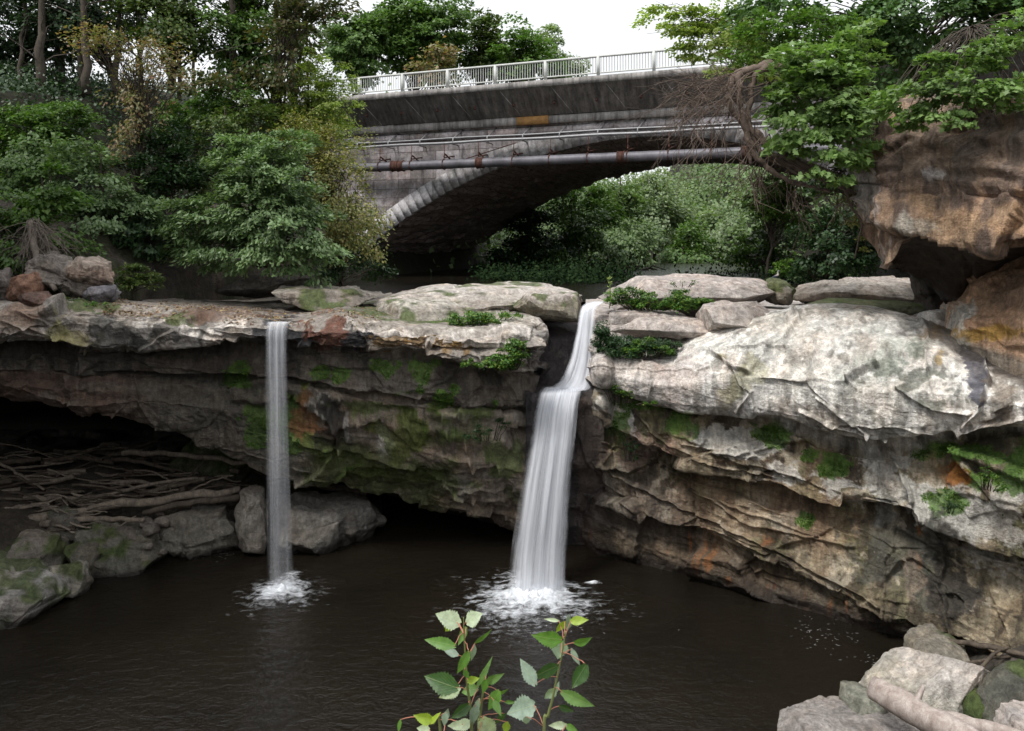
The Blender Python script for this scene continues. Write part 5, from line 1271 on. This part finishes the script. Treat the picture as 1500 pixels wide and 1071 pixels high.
tree('dark tree behind the maples along the top right edge', [(1150,15,22,70,28),(1240,10,22,70,35),(1330,15,21,70,40),(1430,15,20,80,35),(1320,80,21.5,55,45),(1500,10,19,60,50),(1290,130,21.5,35,35),(1400,70,20.5,60,35),(1460,-10,20,60,40),(1250,60,22,40,40)],
     (11.8,23.5,13.), 513, LM['maple2'], n=60, ln=.16, wd=.12, R=.5, density=.8, tr=.16, group=g4)
tree('green tree rising beside the overhanging block, above the maple', [(1130,40,20.5,40,30),(1110,70,20.5,35,25),(1200,35,20,45,28),(1170,60,20,40,25)],
     (9.8,21.5,12.8), 517, LM['bright'], n=50, ln=.13, wd=.10, kind='maple', R=.4, density=.9, tr=.09, group=g4)
tree('small yellowing shrub clinging beside the nose of the overhang', [(1243,285,19.5,14,16),(1255,320,19.5,10,16),(1268,350,19.4,7,18)], (9.0,20.6,9.6), 521, LM['yellow'], n=30, ln=.07, wd=.05, R=.2, density=.9, tr=.02, group=g4, name='shrub', cat='shrub')
tree('loose dark shrub hanging below the big maple', [(1225,275,19.5,40,16),(1190,270,20,30,14),(1250,250,19.5,25,20)], (9.0,21,10.2), 525, LM['maple2'], n=30, ln=.12, wd=.09, R=.3, density=.7, tr=.04, group=g4, name='shrub', cat='shrub', bare=40)
# plants on the rock
g5 = 'plants growing on the rock ledges'
bush('herbs with fresh green leaves on the rounded slab right of the falls', [(915,434,22.9,28,13),(955,440,22.8,32,12),(1000,442,22.6,24,12),(1025,446,22.5,22,10),(1000,430,22.9,16,9)], 601, LM['herb'], n=70, ln=.08, wd=.05, R=.17, density=1.9, group=g5)
bush('dense dark green cushion in the hollow right of the main falls', [(888,500,21.5,20,20),(915,508,21.3,30,15),(950,508,21.2,30,14),(885,480,21.8,10,16),(978,508,21.1,18,10)], 605, LM['moss'], n=120, ln=.08, wd=.03, R=.17, density=2.6, group=g5)
bush('bright leafed patch on the cushion in the hollow', [(945,502,21.0,24,10),(970,510,20.9,20,8),(925,513,20.95,16,7)], 609, LM['herb'], n=60, ln=.06, wd=.04, R=.13, density=1.3, group=g5)
bush('leafy clump growing from the crack in the middle of the left ledge', [(688,462,22.6,26,14),(720,464,22.5,24,10),(670,470,22.5,14,8),(745,462,22.8,16,7)], 613, LM['herb'], n=60, ln=.08, wd=.055, R=.16, density=1.2, group=g5)
bush('ivy like plant hanging under the end of the left slab', [(745,522,20.8,28,15),(720,530,20.7,26,10),(755,505,20.7,16,11),(690,532,20.7,20,6)], 617, LM['herb'], n=60, ln=.07, wd=.05, R=.14, density=1.7, group=g5)
bush('low moss and weeds on the ledge by the broken rocks', [(120,443,21.6,34,5),(95,440,21.6,14,8),(140,445,21.3,24,4)], 621, LM['herb'], n=50, ln=.05, wd=.03, R=.1, density=1., group=g5)
bush('ferns hanging along the lower lip of the white cliff beside the falls', [(905,568,21.,18,7),(925,575,20.8,20,6),(885,562,21.2,10,6),(960,590,20.5,14,4)], 625, LM['herb'], n=50, ln=.06, wd=.035, R=.1, density=1., group=g5)
bush('dark green tuft on the brown wall right of the main falls', [(925,650,21.6,9,12),(915,630,21.6,6,8),(930,672,21.7,6,6)], 629, LM['moss'], n=50, ln=.05, wd=.03, R=.09, density=1., group=g5)
bush('small leafy weeds on the mossy wall at the right edge', [(1450,695,16.0,12,12),(1465,715,15.9,10,8),(1440,690,16.1,6,6)], 633, LM['herb'], n=50, ln=.045, wd=.03, R=.09, density=1., group=g5)
bush('mossy tuft hanging on the grey slab at the right', [(1390,740,16.6,14,9)], 637, LM['moss'], n=50, ln=.04, wd=.02, R=.09, density=1., group=g5)
bush('dark clinging plants on the wall left of the main falls', [(705,630,22.,16,8),(735,620,22.1,14,7),(690,640,22.1,10,6)], 641, LM['moss'], n=50, ln=.06, wd=.035, R=.11, density=.9, group=g5)
bush('thin herbs along the top of the rounded slab', [(1010,412,23.6,16,4),(980,416,23.6,10,4)], 645, LM['herb'], n=24, ln=.05, wd=.03, R=.1, density=.8, group=g5)
# raised moss on the damp faces
def moss(name, ob, label, n, seed):
    me = ob.data; k = len(me.vertices); co = np.zeros(k*3); me.vertices.foreach_get('co', co); co = co.reshape(-1,3)
    nn = np.zeros(k*3); me.vertices.foreach_get('normal', nn); nn = nn.reshape(-1,3)
    cl = np.zeros(k*4); me.attributes['Col'].data.foreach_get('color', cl); cl = cl.reshape(-1,4)
    g = (cl[:,1] > cl[:,0]*1.32)&(cl[:,1] > .04)&(fbm(co*2.2, 3, seed) > -.12); idx = np.where(g)[0]
    rg = np.random.default_rng(seed); w = fbm(co[idx]*6, 2, seed+1); idx = idx[w > -.3]; idx = rg.choice(idx, min(n, len(idx)*3))
    c = co[idx]+nn[idx]*rg.uniform(0,.05,(len(idx),1))+rg.normal(0,.02,(len(idx),3))
    V, Fc = leaf_mesh(c, rg.normal(0,1,(len(idx),3))-np.array([0,0,.5]), nn[idx]+rg.normal(0,.5,(len(idx),3)), rg.uniform(.03,.075,len(idx)), rg.uniform(.02,.04,len(idx)))
    tag(mk(name, V, Fc, LM['moss2']), label, 'moss', kind='stuff')
moss('moss', oL, 'green moss on the damp wall between the cave and the main falls', 26000, 951)
moss('moss', oR, 'green moss patches on the wall below the white cliff', 26000, 953)
# tall weed
bs = W(893,452,23.8); t = empty('weed', bs, 'single tall weed standing against the dark trees right of the main falls', 'weed', g5)
b = MB(); b.tube([(0,0,0),(.02,0,.5),(0,0,1.0)], [.015,.01,.004], 5); b.build('stem', LM['herb'], t)
rg2 = np.random.default_rng(3); Vs=[];Fs=[];off=0
for k in range(34):
    z = rg2.uniform(.2,1.02); a = rg2.uniform(0,6.28); V, Fc = leaf_mesh(np.array([[math.cos(a)*.05,math.sin(a)*.05,z]]), np.array([[math.cos(a),math.sin(a),.5]]), np.array([[0,-.4,1.]]), np.array([.12]), np.array([.05])); Vs.append(V); Fs.append(Fc+off); off += len(V)
mk('leaves', np.concatenate(Vs), np.concatenate(Fs), LM['lime'], t)
# fallen leaves on the left ledge
pts = GL.reshape(-1,3); ipx = 750+pts[:,0]*F/pts[:,1]; ipy = 350-(pts[:,2]-H)*F/pts[:,1]
sel = np.where((ipx > 150)&(ipx < 560)&(ipy < np.interp(ipx,[150,300,400,560],[462,470,482,478]))&(ipy > 428)&(pts[:,1] < 26))[0]
dens = fbm(pts[sel]*1.2, 3, 900); sel = sel[dens > -.25]
sel = rg2.choice(sel, 1500); cen = pts[sel]+rg2.normal(0,.05,(len(sel),3))*np.array([1,1,0])+np.array([0,0,.02])
V, Fc = leaf_mesh(cen, rg2.normal(0,1,(len(sel),3))*np.array([1,1,.2]), np.array([0,0,1.])+rg2.normal(0,.3,(len(sel),3)), rg2.uniform(.05,.11,len(sel)), rg2.uniform(.03,.07,len(sel)), 'oval')
tag(mk('leaf_litter', V, Fc, LM['litter']), 'fallen brown and yellow leaves on the left ledge', 'leaves', kind='stuff')

# undergrowth over the banks and the far wood seen through the arch
def cover(name, label, x0, x1, y0, y1, n, ln, wd, mat, seed, lift=.5, cond=None):
    rg = np.random.default_rng(seed); nc = n//40
    cx = rg.uniform(x0, x1, nc); cy = rg.uniform(y0, y1, nc)
    if cond is not None: m = cond(cx, cy); cx, cy = cx[m], cy[m]
    cz = terrain_z(cx, cy)+lift*rg.uniform(0, 1, len(cx))*np.clip(.75+1.1*vnoise(np.stack([cx*.45,cy*.45,0*cx],1), 9), .1, 2); R = rg.uniform(.5, 1.2, len(cx))*lift*1.3
    cen = np.repeat(np.stack([cx,cy,cz],1), 40, 0); Rr = np.repeat(R, 40)
    a = rg.normal(0, .6, (len(cen),3))*Rr[:,None]*np.array([1,1,.7]); cen = cen+a
    m_ = len(cen); s = rg.uniform(.7,1.3,m_)
    V, Fc = leaf_mesh(cen, rg.normal(0,1,(m_,3))-np.array([0,.3,.5]), np.array([0,-.5,1.])+a/Rr[:,None]*.5+rg.normal(0,.4,(m_,3)), ln*s, wd*s)
    tag(mk(name, V, Fc, mat), label, 'undergrowth', kind='stuff')
cover('undergrowth', 'dark leafy undergrowth covering the left bank under the trees', -34, -7, 24, 52, 110000, .15, .11, LM['dark'], 1001, .7, lambda x, y: (terrain_z(x,y) > 7.3))
cover('bank_undergrowth', 'dark leafy undergrowth covering the right bank behind the overhang', 10, 40, 22, 60, 60000, .22, .15, LM['dark'], 1002, .8, lambda x, y: (terrain_z(x,y) > 7.3))
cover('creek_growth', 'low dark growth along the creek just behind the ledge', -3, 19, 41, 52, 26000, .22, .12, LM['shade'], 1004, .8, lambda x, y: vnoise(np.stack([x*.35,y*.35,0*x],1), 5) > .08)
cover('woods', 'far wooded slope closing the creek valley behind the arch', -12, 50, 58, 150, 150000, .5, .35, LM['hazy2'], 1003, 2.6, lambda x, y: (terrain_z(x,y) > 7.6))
# ------------------------------------------------------------------ roots
def twig(b, p, d, L, r, rg, depth, grav=.35, k=7):
    pts_ = [p]; q = p.copy(); dd = unit(d)
    for i in range(k):
        dd = unit(dd+rg.normal(0,.16,3)+np.array([0,0,-grav*.12])); q = q+dd*L/k; pts_.append(q.copy())
    b.tube(pts_, np.linspace(r, max(r*.3,.004), k+1), 5, caps=False)
    if depth:
        for _ in range(rg.integers(3,6)):
            i = rg.integers(2, k); nd = unit(pts_[i]-pts_[i-1])+rg.normal(0,.5,3)*np.array([1,.6,1])
            twig(b, pts_[i], nd, L*rg.uniform(.35,.65), r*.55, rg, depth-1, grav, 6)
rg = np.random.default_rng(77)
rt = empty('root_tangle', W(1150,97,19.6), 'tangle of bare weathered roots and dead branches hanging over the right of the arch', 'roots')
RO = np.array(rt.location)
thick = [[(1180,95,19.9),(1130,98,19.6),(1088,104,19.4),(1082,128,19.3),(1090,165,19.2),(1108,200,19.1),(1145,238,19.0),(1200,262,18.9),(1260,288,19.1)],
         [(1160,97,19.7),(1112,104,19.5),(1100,140,19.4),(1097,180,19.2),(1118,225,19.1),(1170,255,19.)],
         [(1130,96,19.7),(1078,112,19.5),(1068,150,19.3),(1095,195,19.2),(1100,240,19.)],
         [(1095,190,19.2),(1130,210,19.1),(1180,245,19.),(1230,262,19.1),(1275,270,19.4)],
         [(1085,170,19.2),(1110,230,19.),(1150,262,18.9),(1215,280,19.)]]
for pl in thick:
    P = np.array([W(*q) for q in pl])-RO; P = catrow(np.arange(len(P)), P, np.linspace(0,len(P)-1,28)); P += rg.normal(0,.02,P.shape)
    b = MB(); b.tube(P, np.linspace(.13,.045,28)*rg.uniform(.7,1.), 8, wob=.25, seed=int(rg.integers(99))); b.build('thick_root', M['root'], rt, smooth=True)
b = MB()
for _ in range(32):
    s = W(rg.uniform(1040,1130), rg.uniform(95,150), rg.uniform(19.,19.8))-RO
    twig(b, s, np.array([-1, rg.normal()*.3, rg.uniform(-.65,.05)]), rg.uniform(1.,2.3), .015, rg, 2)
for _ in range(28):
    s = W(rg.uniform(1070,1180), rg.uniform(160,250), rg.uniform(18.8,19.3))-RO
    twig(b, s, np.array([rg.uniform(-.9,.4), rg.normal()*.3, rg.uniform(-1,-.3)]), rg.uniform(.6,1.6), .014, rg, 1)
for _ in range(26):
    s = W(rg.uniform(1150,1270), rg.uniform(245,290), rg.uniform(18.8,19.4))-RO
    twig(b, s, np.array([rg.uniform(-.3,.5), rg.normal()*.3, -1]), rg.uniform(.4,1.3), .014, rg, 1)
tag(b.build('dead_twigs', M['root'], rt), kind='stuff')
b = MB(); P = np.array([W(1235,262,19),W(1245,300,19),W(1262,325,19),W(1258,350,19),W(1252,378,19)])-RO; b.tube(catrow(np.arange(5),P,np.linspace(0,4,20)), np.linspace(.04,.015,20), 6); b.build('hanging_root', M['root'], rt)
rt2 = empty('root_tuft', W(48,322,22.8), 'pale tuft of bare roots hanging over the broken rocks at far left', 'roots'); RO = np.array(rt2.location)
b = MB()
for _ in range(70):
    s = W(rg.uniform(40,58), rg.uniform(318,345), rg.uniform(22.4,23))-RO
    twig(b, s, np.array([rg.uniform(-.5,.9), rg.normal()*.3, rg.uniform(-1,-.1)]), rg.uniform(.5,1.4), .012, rg, 1, .8)
tag(b.build('fine_roots', M['barkpale'], rt2), kind='stuff')
b = MB(); P = np.array([W(45,325,22.8),W(50,360,22.4),W(60,395,22.1),W(82,425,21.8)])-RO; b.tube(catrow(np.arange(4),P,np.linspace(0,3,16)), np.linspace(.12,.07,16), 8, wob=.3); b.build('main_root', M['barkpale'], rt2, smooth=True)
def log(label, a, bb, r0, r1, mat, seed, group='driftwood of the pile under the cave', name='driftwood_log', cat='log', bend=.03, k=9, stubs=0):
    rg = np.random.default_rng(seed); a = np.array(a); bb = np.array(bb); mid = (a+bb)/2
    P = curve_pts(a, bb, bend, 14, rg, .012)-mid
    b = MB(); b.tube(P, np.linspace(r0, r1, 14), k, wob=.22, seed=seed)
    for _ in range(stubs):
        i = rg.integers(3,12); d = rg.normal(0,1,3); b.tube([P[i], P[i]+unit(d)*r0*2.2], [r0*.35, r0*.15], 6)
    o = b.build(name, M[mat], smooth=k > 8); o.location = Vector([float(x) for x in mid])
    return tag(o, label, cat, group)
log('long pale log lying across the front of the driftwood pile', W(-40,778,22.6), W(352,716,24.0), .15, .11, 'drift', 701, k=12, bend=.01)
log('grey pole sticking out of the cave behind the narrow waterfall', W(180,664,25.6), W(426,692,23.4), .085, .065, 'drift', 702, k=10)
log('brown log lying on the broad boulder behind the narrow waterfall', W(395,708,25.2), W(537,722,25.2), .10, .12, 'driftdark', 703, k=10, stubs=2)
log('split log with pale broken end in front of the long pale log', W(60,768,22.7), W(212,762,22.9), .1, .06, 'drift', 704, k=10)
log('log with a forked end on the right part of the pile', W(210,752,23.2), W(352,728,23.8), .08, .10, 'driftdark', 705, k=10, stubs=3)
log('bent stick rising to the right above the long pale log', W(265,727,24.), W(342,697,24.), .03, .018, 'drift', 706, bend=.06)
log('leaning branch at the right end of the pile', W(205,726,24.4), W(300,702,24.6), .09, .06, 'drift', 707, k=10, stubs=1)
log('dark branch standing up against the cave roof', W(268,710,24.8), W(312,664,25.2), .05, .03, 'driftdark', 708)
log('thick dark log in the middle of the pile', W(85,716,25.), W(210,706,25.4), .13, .1, 'driftdark', 709, k=12)
log('reddish brown log low in the pile', W(20,752,23.8), W(170,736,24.3), .1, .08, 'driftdark', 710, k=12)
rg = np.random.default_rng(55)
for i in range(120):
    px = rg.uniform(-60,380); dy = rg.uniform(0,1); Y = 23.6+dy*3.4+max(0,(px-100))*.003-max(0,100-px)*.006
    ztop = 1.35+dy*.75*np.interp(px,[0,250,400],[1,.8,.2])+rg.uniform(-.15,.25)
    L = rg.uniform(.6,2.6)*(1 if i%4 else 1.5); a = rg.normal(0,.45); c = np.array([xof(px,Y),Y,ztop])
    d = np.array([math.cos(a), math.sin(a)*.7, rg.normal(0,.1)])*L/2
    thin = rg.uniform() < .6; r = rg.uniform(.02,.045) if thin else rg.uniform(.05,.11)
    dark = rg.uniform() < .6
    lb = ('thin dark' if thin else 'stout dark') if dark else ('thin grey' if thin else 'stout grey')
    log(lb+' driftwood piece jumbled in the pile under the cave', c-d, c+d, r, r*rg.uniform(.5,.9), 'driftdark' if dark else 'drift', 720+i, group='%s driftwood pieces in the cave pile' % lb, cat='driftwood', name='driftwood', bend=rg.normal(0,.05), k=6 if thin else 8)
for i in range(44):
    px = rg.uniform(-60,170); Y = rg.uniform(21.9,23.4)+max(0,px)*.004; L = rg.uniform(.4,1.9); a = rg.normal(0,.6)
    c = np.array([xof(px,Y),Y,.75+.6*(Y-21.9)/1.5+rg.uniform(0,.2)]); d = np.array([math.cos(a), math.sin(a)*.7, rg.normal(0,.12)])*L/2
    r = rg.uniform(.015,.05); dark = rg.uniform() < .5; lb = 'short dark' if dark else 'short grey'
    log(lb+' driftwood scrap lying between the boulders and the pile', c-d, c+d, r, r*.6, 'driftdark' if dark else 'drift', 860+i, group='%s driftwood scraps behind the boulders' % lb, cat='driftwood', name='driftwood', bend=rg.normal(0,.06), k=6)
for i in range(22):
    px = rg.uniform(-30,250); Y = rg.uniform(22.0,23.6); s = rg.uniform(.1,.28)
    rock((xof(px,Y), Y, .55+.6*(Y-22)/1.5), (s*rg.uniform(1,1.5), s, s*.7), 170+i, base=(.13,.115,.1), n=3, name='stone', label='small dark stone among the driftwood scraps behind the left boulders', cat='stone', group='small stones behind the left boulders')
g7 = 'driftwood on the bottom right shore'
log('thick bleached log resting on the flat boulder at the lower right', W(1280,1010,13.6), W(1440,1100,12.2), .20, .24, 'driftpale', 801, group=g7, k=20, bend=.015, stubs=1)
log('thinner bleached log pointing to the bottom right corner', W(1385,1052,13.2), W(1580,1105,12.2), .12, .10, 'driftpale', 802, group=g7, k=16, bend=.01)
log('thin reddish brown stick behind the big pale boulder', W(1376,937,16.2), W(1580,980,14.6), .055, .05, 'driftdark', 803, group=g7, k=12)
log('dark twig leaning across the stones at the right edge', W(1405,975,15.2), W(1500,960,15.4), .03, .02, 'driftdark', 804, group=g7)
log('curved dark branch end among the stones at the right edge', W(1430,990,15.), W(1480,950,15.4), .04, .02, 'driftdark', 805, group=g7, bend=.15)
log('short upright broken stump against the wall at the right', W(1378,950,16.6), W(1380,925,16.8), .06, .05, 'driftdark', 806, group=g7)
# small flecks of foam drifting on the pool
rg = np.random.default_rng(66); Vs=[]; Fs=[]; off=0; cs = []
for (cx, cy, sx, sy, n) in ((1215,935,26,10,46),(1180,915,14,8,14),(1275,968,22,5,20),(330,815,6,3,14),(615,772,8,3,8),(790,915,60,12,40)):
    for _ in range(n):
        px, py = rg.normal(cx,sx), rg.normal(cy,sy)
        if py < 790: continue
        Y = H*F/(py-350); cs.append((xof(px,Y), Y))
cs = np.array(cs)
V, Fc = leaf_mesh(np.stack([cs[:,0],cs[:,1],np.full(len(cs),.012)],1), np.stack([rg.normal(0,1,len(cs)),rg.normal(0,.3,len(cs)),0*cs[:,0]],1), np.tile([0,0,1.],(len(cs),1)), rg.uniform(.02,.10,len(cs)), rg.uniform(.006,.022,len(cs)), 'oval')
V[:,2] = .012
tag(mk('foam_flecks', V, Fc, m_simple('fleck_foam', (.28,.28,.28), .6)), 'white foam flecks drifting on the dark pool', 'foam', kind='stuff')
# ------------------------------------------------------------------ bird on the far edge of the ledge
bp = W(1137,414,37.5)
bd = empty('bird', bp, 'small dark bodied bird with pale neck on the far edge of the ledge', 'bird')
me = bpy.data.meshes.new('body')
vs_ = [(-.24,0,.22),(-.12,0,.25),(0,0,.28),(.08,0,.33),(.09,0,.42),(.07,0,.50),(.10,0,.55),(.19,0,.54)]; rad = [.02,.07,.095,.07,.04,.03,.045,.008]
me.from_pydata(vs_, [(i,i+1) for i in range(7)], []); ob = bpy.data.objects.new('body', me); C.objects.link(ob); ob.parent = bd
sk = ob.modifiers.new('skin','SKIN'); ss = ob.modifiers.new('sub','SUBSURF'); ss.levels = ss.render_levels = 2
for v, r in zip(me.skin_vertices[0].data, rad): v.radius = (r,r)
m, nt, out = newmat('plumage'); t = NT(nt); s = t.n('SeparateXYZ', ins={0: t.n('TexCoord').outputs['Object']})
principled(t, out, t.ramp(t.range(s.outputs[2], .2, .6), [(.3,(.035,.04,.055)),(.38,(.4,.34,.32)),(.75,(.4,.36,.35)),(.8,(.2,.2,.22))]), .8)
me.materials.append(m)
for sgn in (-1,1):
    b = MB(); b.tube([(0,.03*sgn,.24),(.01,.03*sgn,.12),(0,.03*sgn,.0),(.06,.03*sgn,-.0)], .009, 5); b.build('leg', M['root'], bd)
rock_px(1120,412,1156,432,37.5,.6,161,base=(.1,.09,.08),n=4,label='dark stone the bird stands on',cat='rock',group='bedrock slabs on top of the ledge')

# ------------------------------------------------------------------ poplar saplings in the foreground
TONE = {'p': (.46,.54,.38), 'g': (.10,.22,.035), 'l': (.30,.42,.04), 'd': (.035,.085,.02), 's': (.26,.34,.27), 'm': (.14,.26,.07)}
def m_poplar():
    m, nt, out = newmat('poplar_leaf'); t = NT(nt)
    at = t.n('Attribute', attribute_name='Col').outputs['Color']; uv = t.n('TexCoord').outputs['UV']; s = t.n('SeparateXYZ', ins={0: uv})
    u = t.math('ABSOLUTE', s.outputs[1]); q = t.math('SUBTRACT', t.math('MULTIPLY', s.outputs[0], 7.), t.math('MULTIPLY', u, 4.))
    fr = t.math('ABSOLUTE', t.math('SUBTRACT', t.math('FRACT', q), .5)); side = t.range(fr, 0., .07, 1, 0); midr = t.range(u, 0., .035, 1, 0)
    vein = t.math('MAXIMUM', t.math('MULTIPLY', side, .55), midr)
    geo = t.n('NewGeometry').outputs['Position']; n = t.noise(geo, 60, 4, .6); v = t.range(n, .3, .7, .75, 1.2)
    c = t.mix(1., at, t.n('CombineXYZ', ins={0: v, 1: v, 2: v}).outputs[0], 'MULTIPLY')
    c = t.mix(t.math('MULTIPLY', vein, .55), c, (.4,.45,.2))
    p = t.n('BsdfPrincipled', ins={'Base Color': c, 'Roughness': .42, 'Specular IOR Level': .45})
    bmp = t.n('Bump', ins={'Height': t.math('ADD', vein, t.math('MULTIPLY', n, .5)), 'Strength': .4, 'Distance': .002}); nt.links.new(bmp.outputs[0], p.inputs['Normal'])
    tr = t.n('BsdfTranslucent', ins={'Color': t.mix(1., c, (1.3,1.4,.5), 'MULTIPLY')}); mx = t.n('MixShader', ins={0: .3})
    nt.links.new(p.outputs[0], mx.inputs[1]); nt.links.new(tr.outputs[0], mx.inputs[2]); nt.links.new(mx.outputs[0], out.inputs[0]); return m
MP = m_poplar(); MS = m_simple('green_stem', (.13,.15,.05), .6); MR = m_simple('red_petiole', (.36,.15,.10), .6)
def zp(x, y, Y): return W(560+x/4.412, 870+y/4.412, Y)
def poplar(label, stem, leaves, seed, Y0):
    rg = np.random.default_rng(seed)
    S = np.array([zp(x, y, Y0+dy) for x, y, dy in stem]); S = np.vstack([S, [[S[-1][0]+.01, S[-1][1], 7.15]]]); base = S[-1].copy()
    S = catrow(np.arange(len(S)), S, np.linspace(0, len(S)-1, 50))
    t = empty('poplar_sapling', base, label, 'sapling', 'poplar saplings at the bottom of the picture')
    b = MB(); b.tube(S-base, np.linspace(.0018,.0055,50), 8); b.build('stem', MS, t, smooth=True)
    nst = 22; Vs=[]; Fs=[]; Cs=[]; Us=[]; off=0; pb = MB()
    for (x, y, ln, wd, ang, tone) in leaves:
        Y = Y0+rg.uniform(-.1,.1); c = zp(x, y, Y); k = Y/F/4.412; ln = ln*k*.93; wd = wd*k*.9*rg.uniform(.85,1.1); a = math.radians(ang)
        ax = unit(np.array([math.cos(a), rg.uniform(-.35,.35), -math.sin(a)])); nr = unit(np.array([rg.normal()*.3, -1, .35+rg.normal()*.25])); sd_ = unit(np.cross(nr, ax)); nr = np.cross(ax, sd_)
        tt = np.linspace(0, 1, nst); w_ = np.interp(tt, [0,.06,.2,.34,.5,.7,.86,.95,1.], [.18,.5,.92,1.,.9,.6,.28,.1,0.])*wd/2
        w_ = w_*(1+np.where(np.arange(nst)%2, .13, -.1)*rg.uniform(.5,1.4,nst)*(tt > .08)*(tt < .95))
        V = []; U = []
        curl = rg.uniform(-.16,.28); fold = rg.uniform(.1,.45)
        for i, tv in enumerate(tt):
            m0 = c+ax*(tv-.5)*ln-nr*curl*ln*(tv-.4)**2
            back = -ax*ln*.07*(1-min(1,tv/.12))
            for f_ in (-1,-.5,0,.5,1):
                V.append(m0+sd_*w_[i]*f_+nr*(abs(f_)**1.3)*w_[i]*fold+nr*math.sin(tv*17+f_*5+x)*wd*.02*abs(f_)+(back if f_ else 0)*abs(f_)); U.append((tv, f_*w_[i]/(wd/2)))
        Vs.append(np.array(V)-base); Fs.append(gridfaces(nst, 5)+off); off += nst*5
        col = np.array(TONE[tone])*rg.uniform(.85,1.15); Cs.append(np.tile(col, (nst*5,1))); Us += U
        p0 = c-ax*ln*.5; d = np.linalg.norm(S-p0, axis=1)+.6*np.clip(p0[2]-S[:,2], -1, 1)*0; j = min(len(S)-1, int(np.argmin(d))+2)
        pb.tube(curve_pts(S[j], p0, .06, 7, rg, .02)-base, [.0013]*7, 6)
    mk('leaves', np.concatenate(Vs), np.concatenate(Fs), MP, t, col=np.concatenate(Cs), uv=np.array(Us), smooth=True)
    pb.build('petioles', MR, t, smooth=True)
poplar('left poplar sapling with large pale and lime leaves before the pool', [(525,150,0),(530,290,0),(542,470,0),(550,600,0),(570,740,0),(578,900,0)],
 [(420,160,185,120,205,'p'),(435,205,130,90,120,'l'),(595,155,135,105,-35,'p'),(515,275,130,60,115,'m'),(365,315,225,95,185,'g'),(440,378,110,55,195,'s'),(655,275,150,36,-38,'g'),(585,385,110,45,100,'s'),(520,450,180,62,118,'g'),(372,570,250,150,192,'d'),(430,640,170,90,150,'p'),
  (590,555,90,60,-20,'l'),(562,625,130,80,160,'m'),(500,762,150,90,150,'d'),(590,790,150,80,100,'s'),(510,850,140,80,165,'p'),(690,860,180,130,60,'p'),(545,520,70,40,60,'g')], 901, 2.4)
poplar('middle poplar sapling with narrow green leaves behind the left one', [(700,430,0),(660,500,0),(650,640,0),(632,800,0),(625,920,0)],
 [(665,500,220,40,-60,'m'),(730,545,150,60,-32,'m'),(770,632,120,52,-30,'m'),(720,690,150,80,120,'g'),(745,740,110,60,60,'m'),(760,805,100,50,130,'d'),(800,865,80,60,100,'l'),(610,740,150,50,105,'s'),(660,600,110,50,100,'g'),(830,700,80,26,0,'g'),(640,850,120,70,110,'p')], 902, 2.5)
poplar('right poplar sapling with dark leaves on a straight reddish stem', [(1185,240,0),(1160,400,0),(1125,560,0),(1100,680,0),(1070,790,0),(1045,920,0)],
 [(1060,285,210,115,186,'g'),(1145,362,130,115,100,'s'),(1200,180,110,60,-85,'s'),(1150,212,110,60,125,'l'),(1275,172,130,62,-12,'l'),(1300,302,130,75,-15,'g'),(938,500,190,110,235,'s'),(1045,505,200,115,165,'d'),(1270,535,180,105,125,'d'),(1250,412,120,42,60,'s'),
  (1085,645,130,70,130,'s'),(1268,685,240,90,18,'m'),(892,748,200,150,170,'s'),(1092,168,110,26,180,'p'),(1130,850,130,55,170,'p'),(1192,742,120,60,25,'d'),(1225,868,90,45,20,'g'),(930,820,70,50,90,'s'),(1130,600,80,40,-70,'s')], 903, 2.35)
poplar('small poplar shoot with lime leaves at the bottom left of the group', [(320,790,0),(330,840,0),(375,900,0)],
 [(262,802,140,82,195,'l'),(345,800,110,40,-50,'l'),(405,812,90,60,100,'s'),(110,858,90,32,100,'g'),(262,872,90,60,190,'p'),(470,850,110,60,170,'p'),(420,770,70,40,-80,'s')], 904, 2.3)
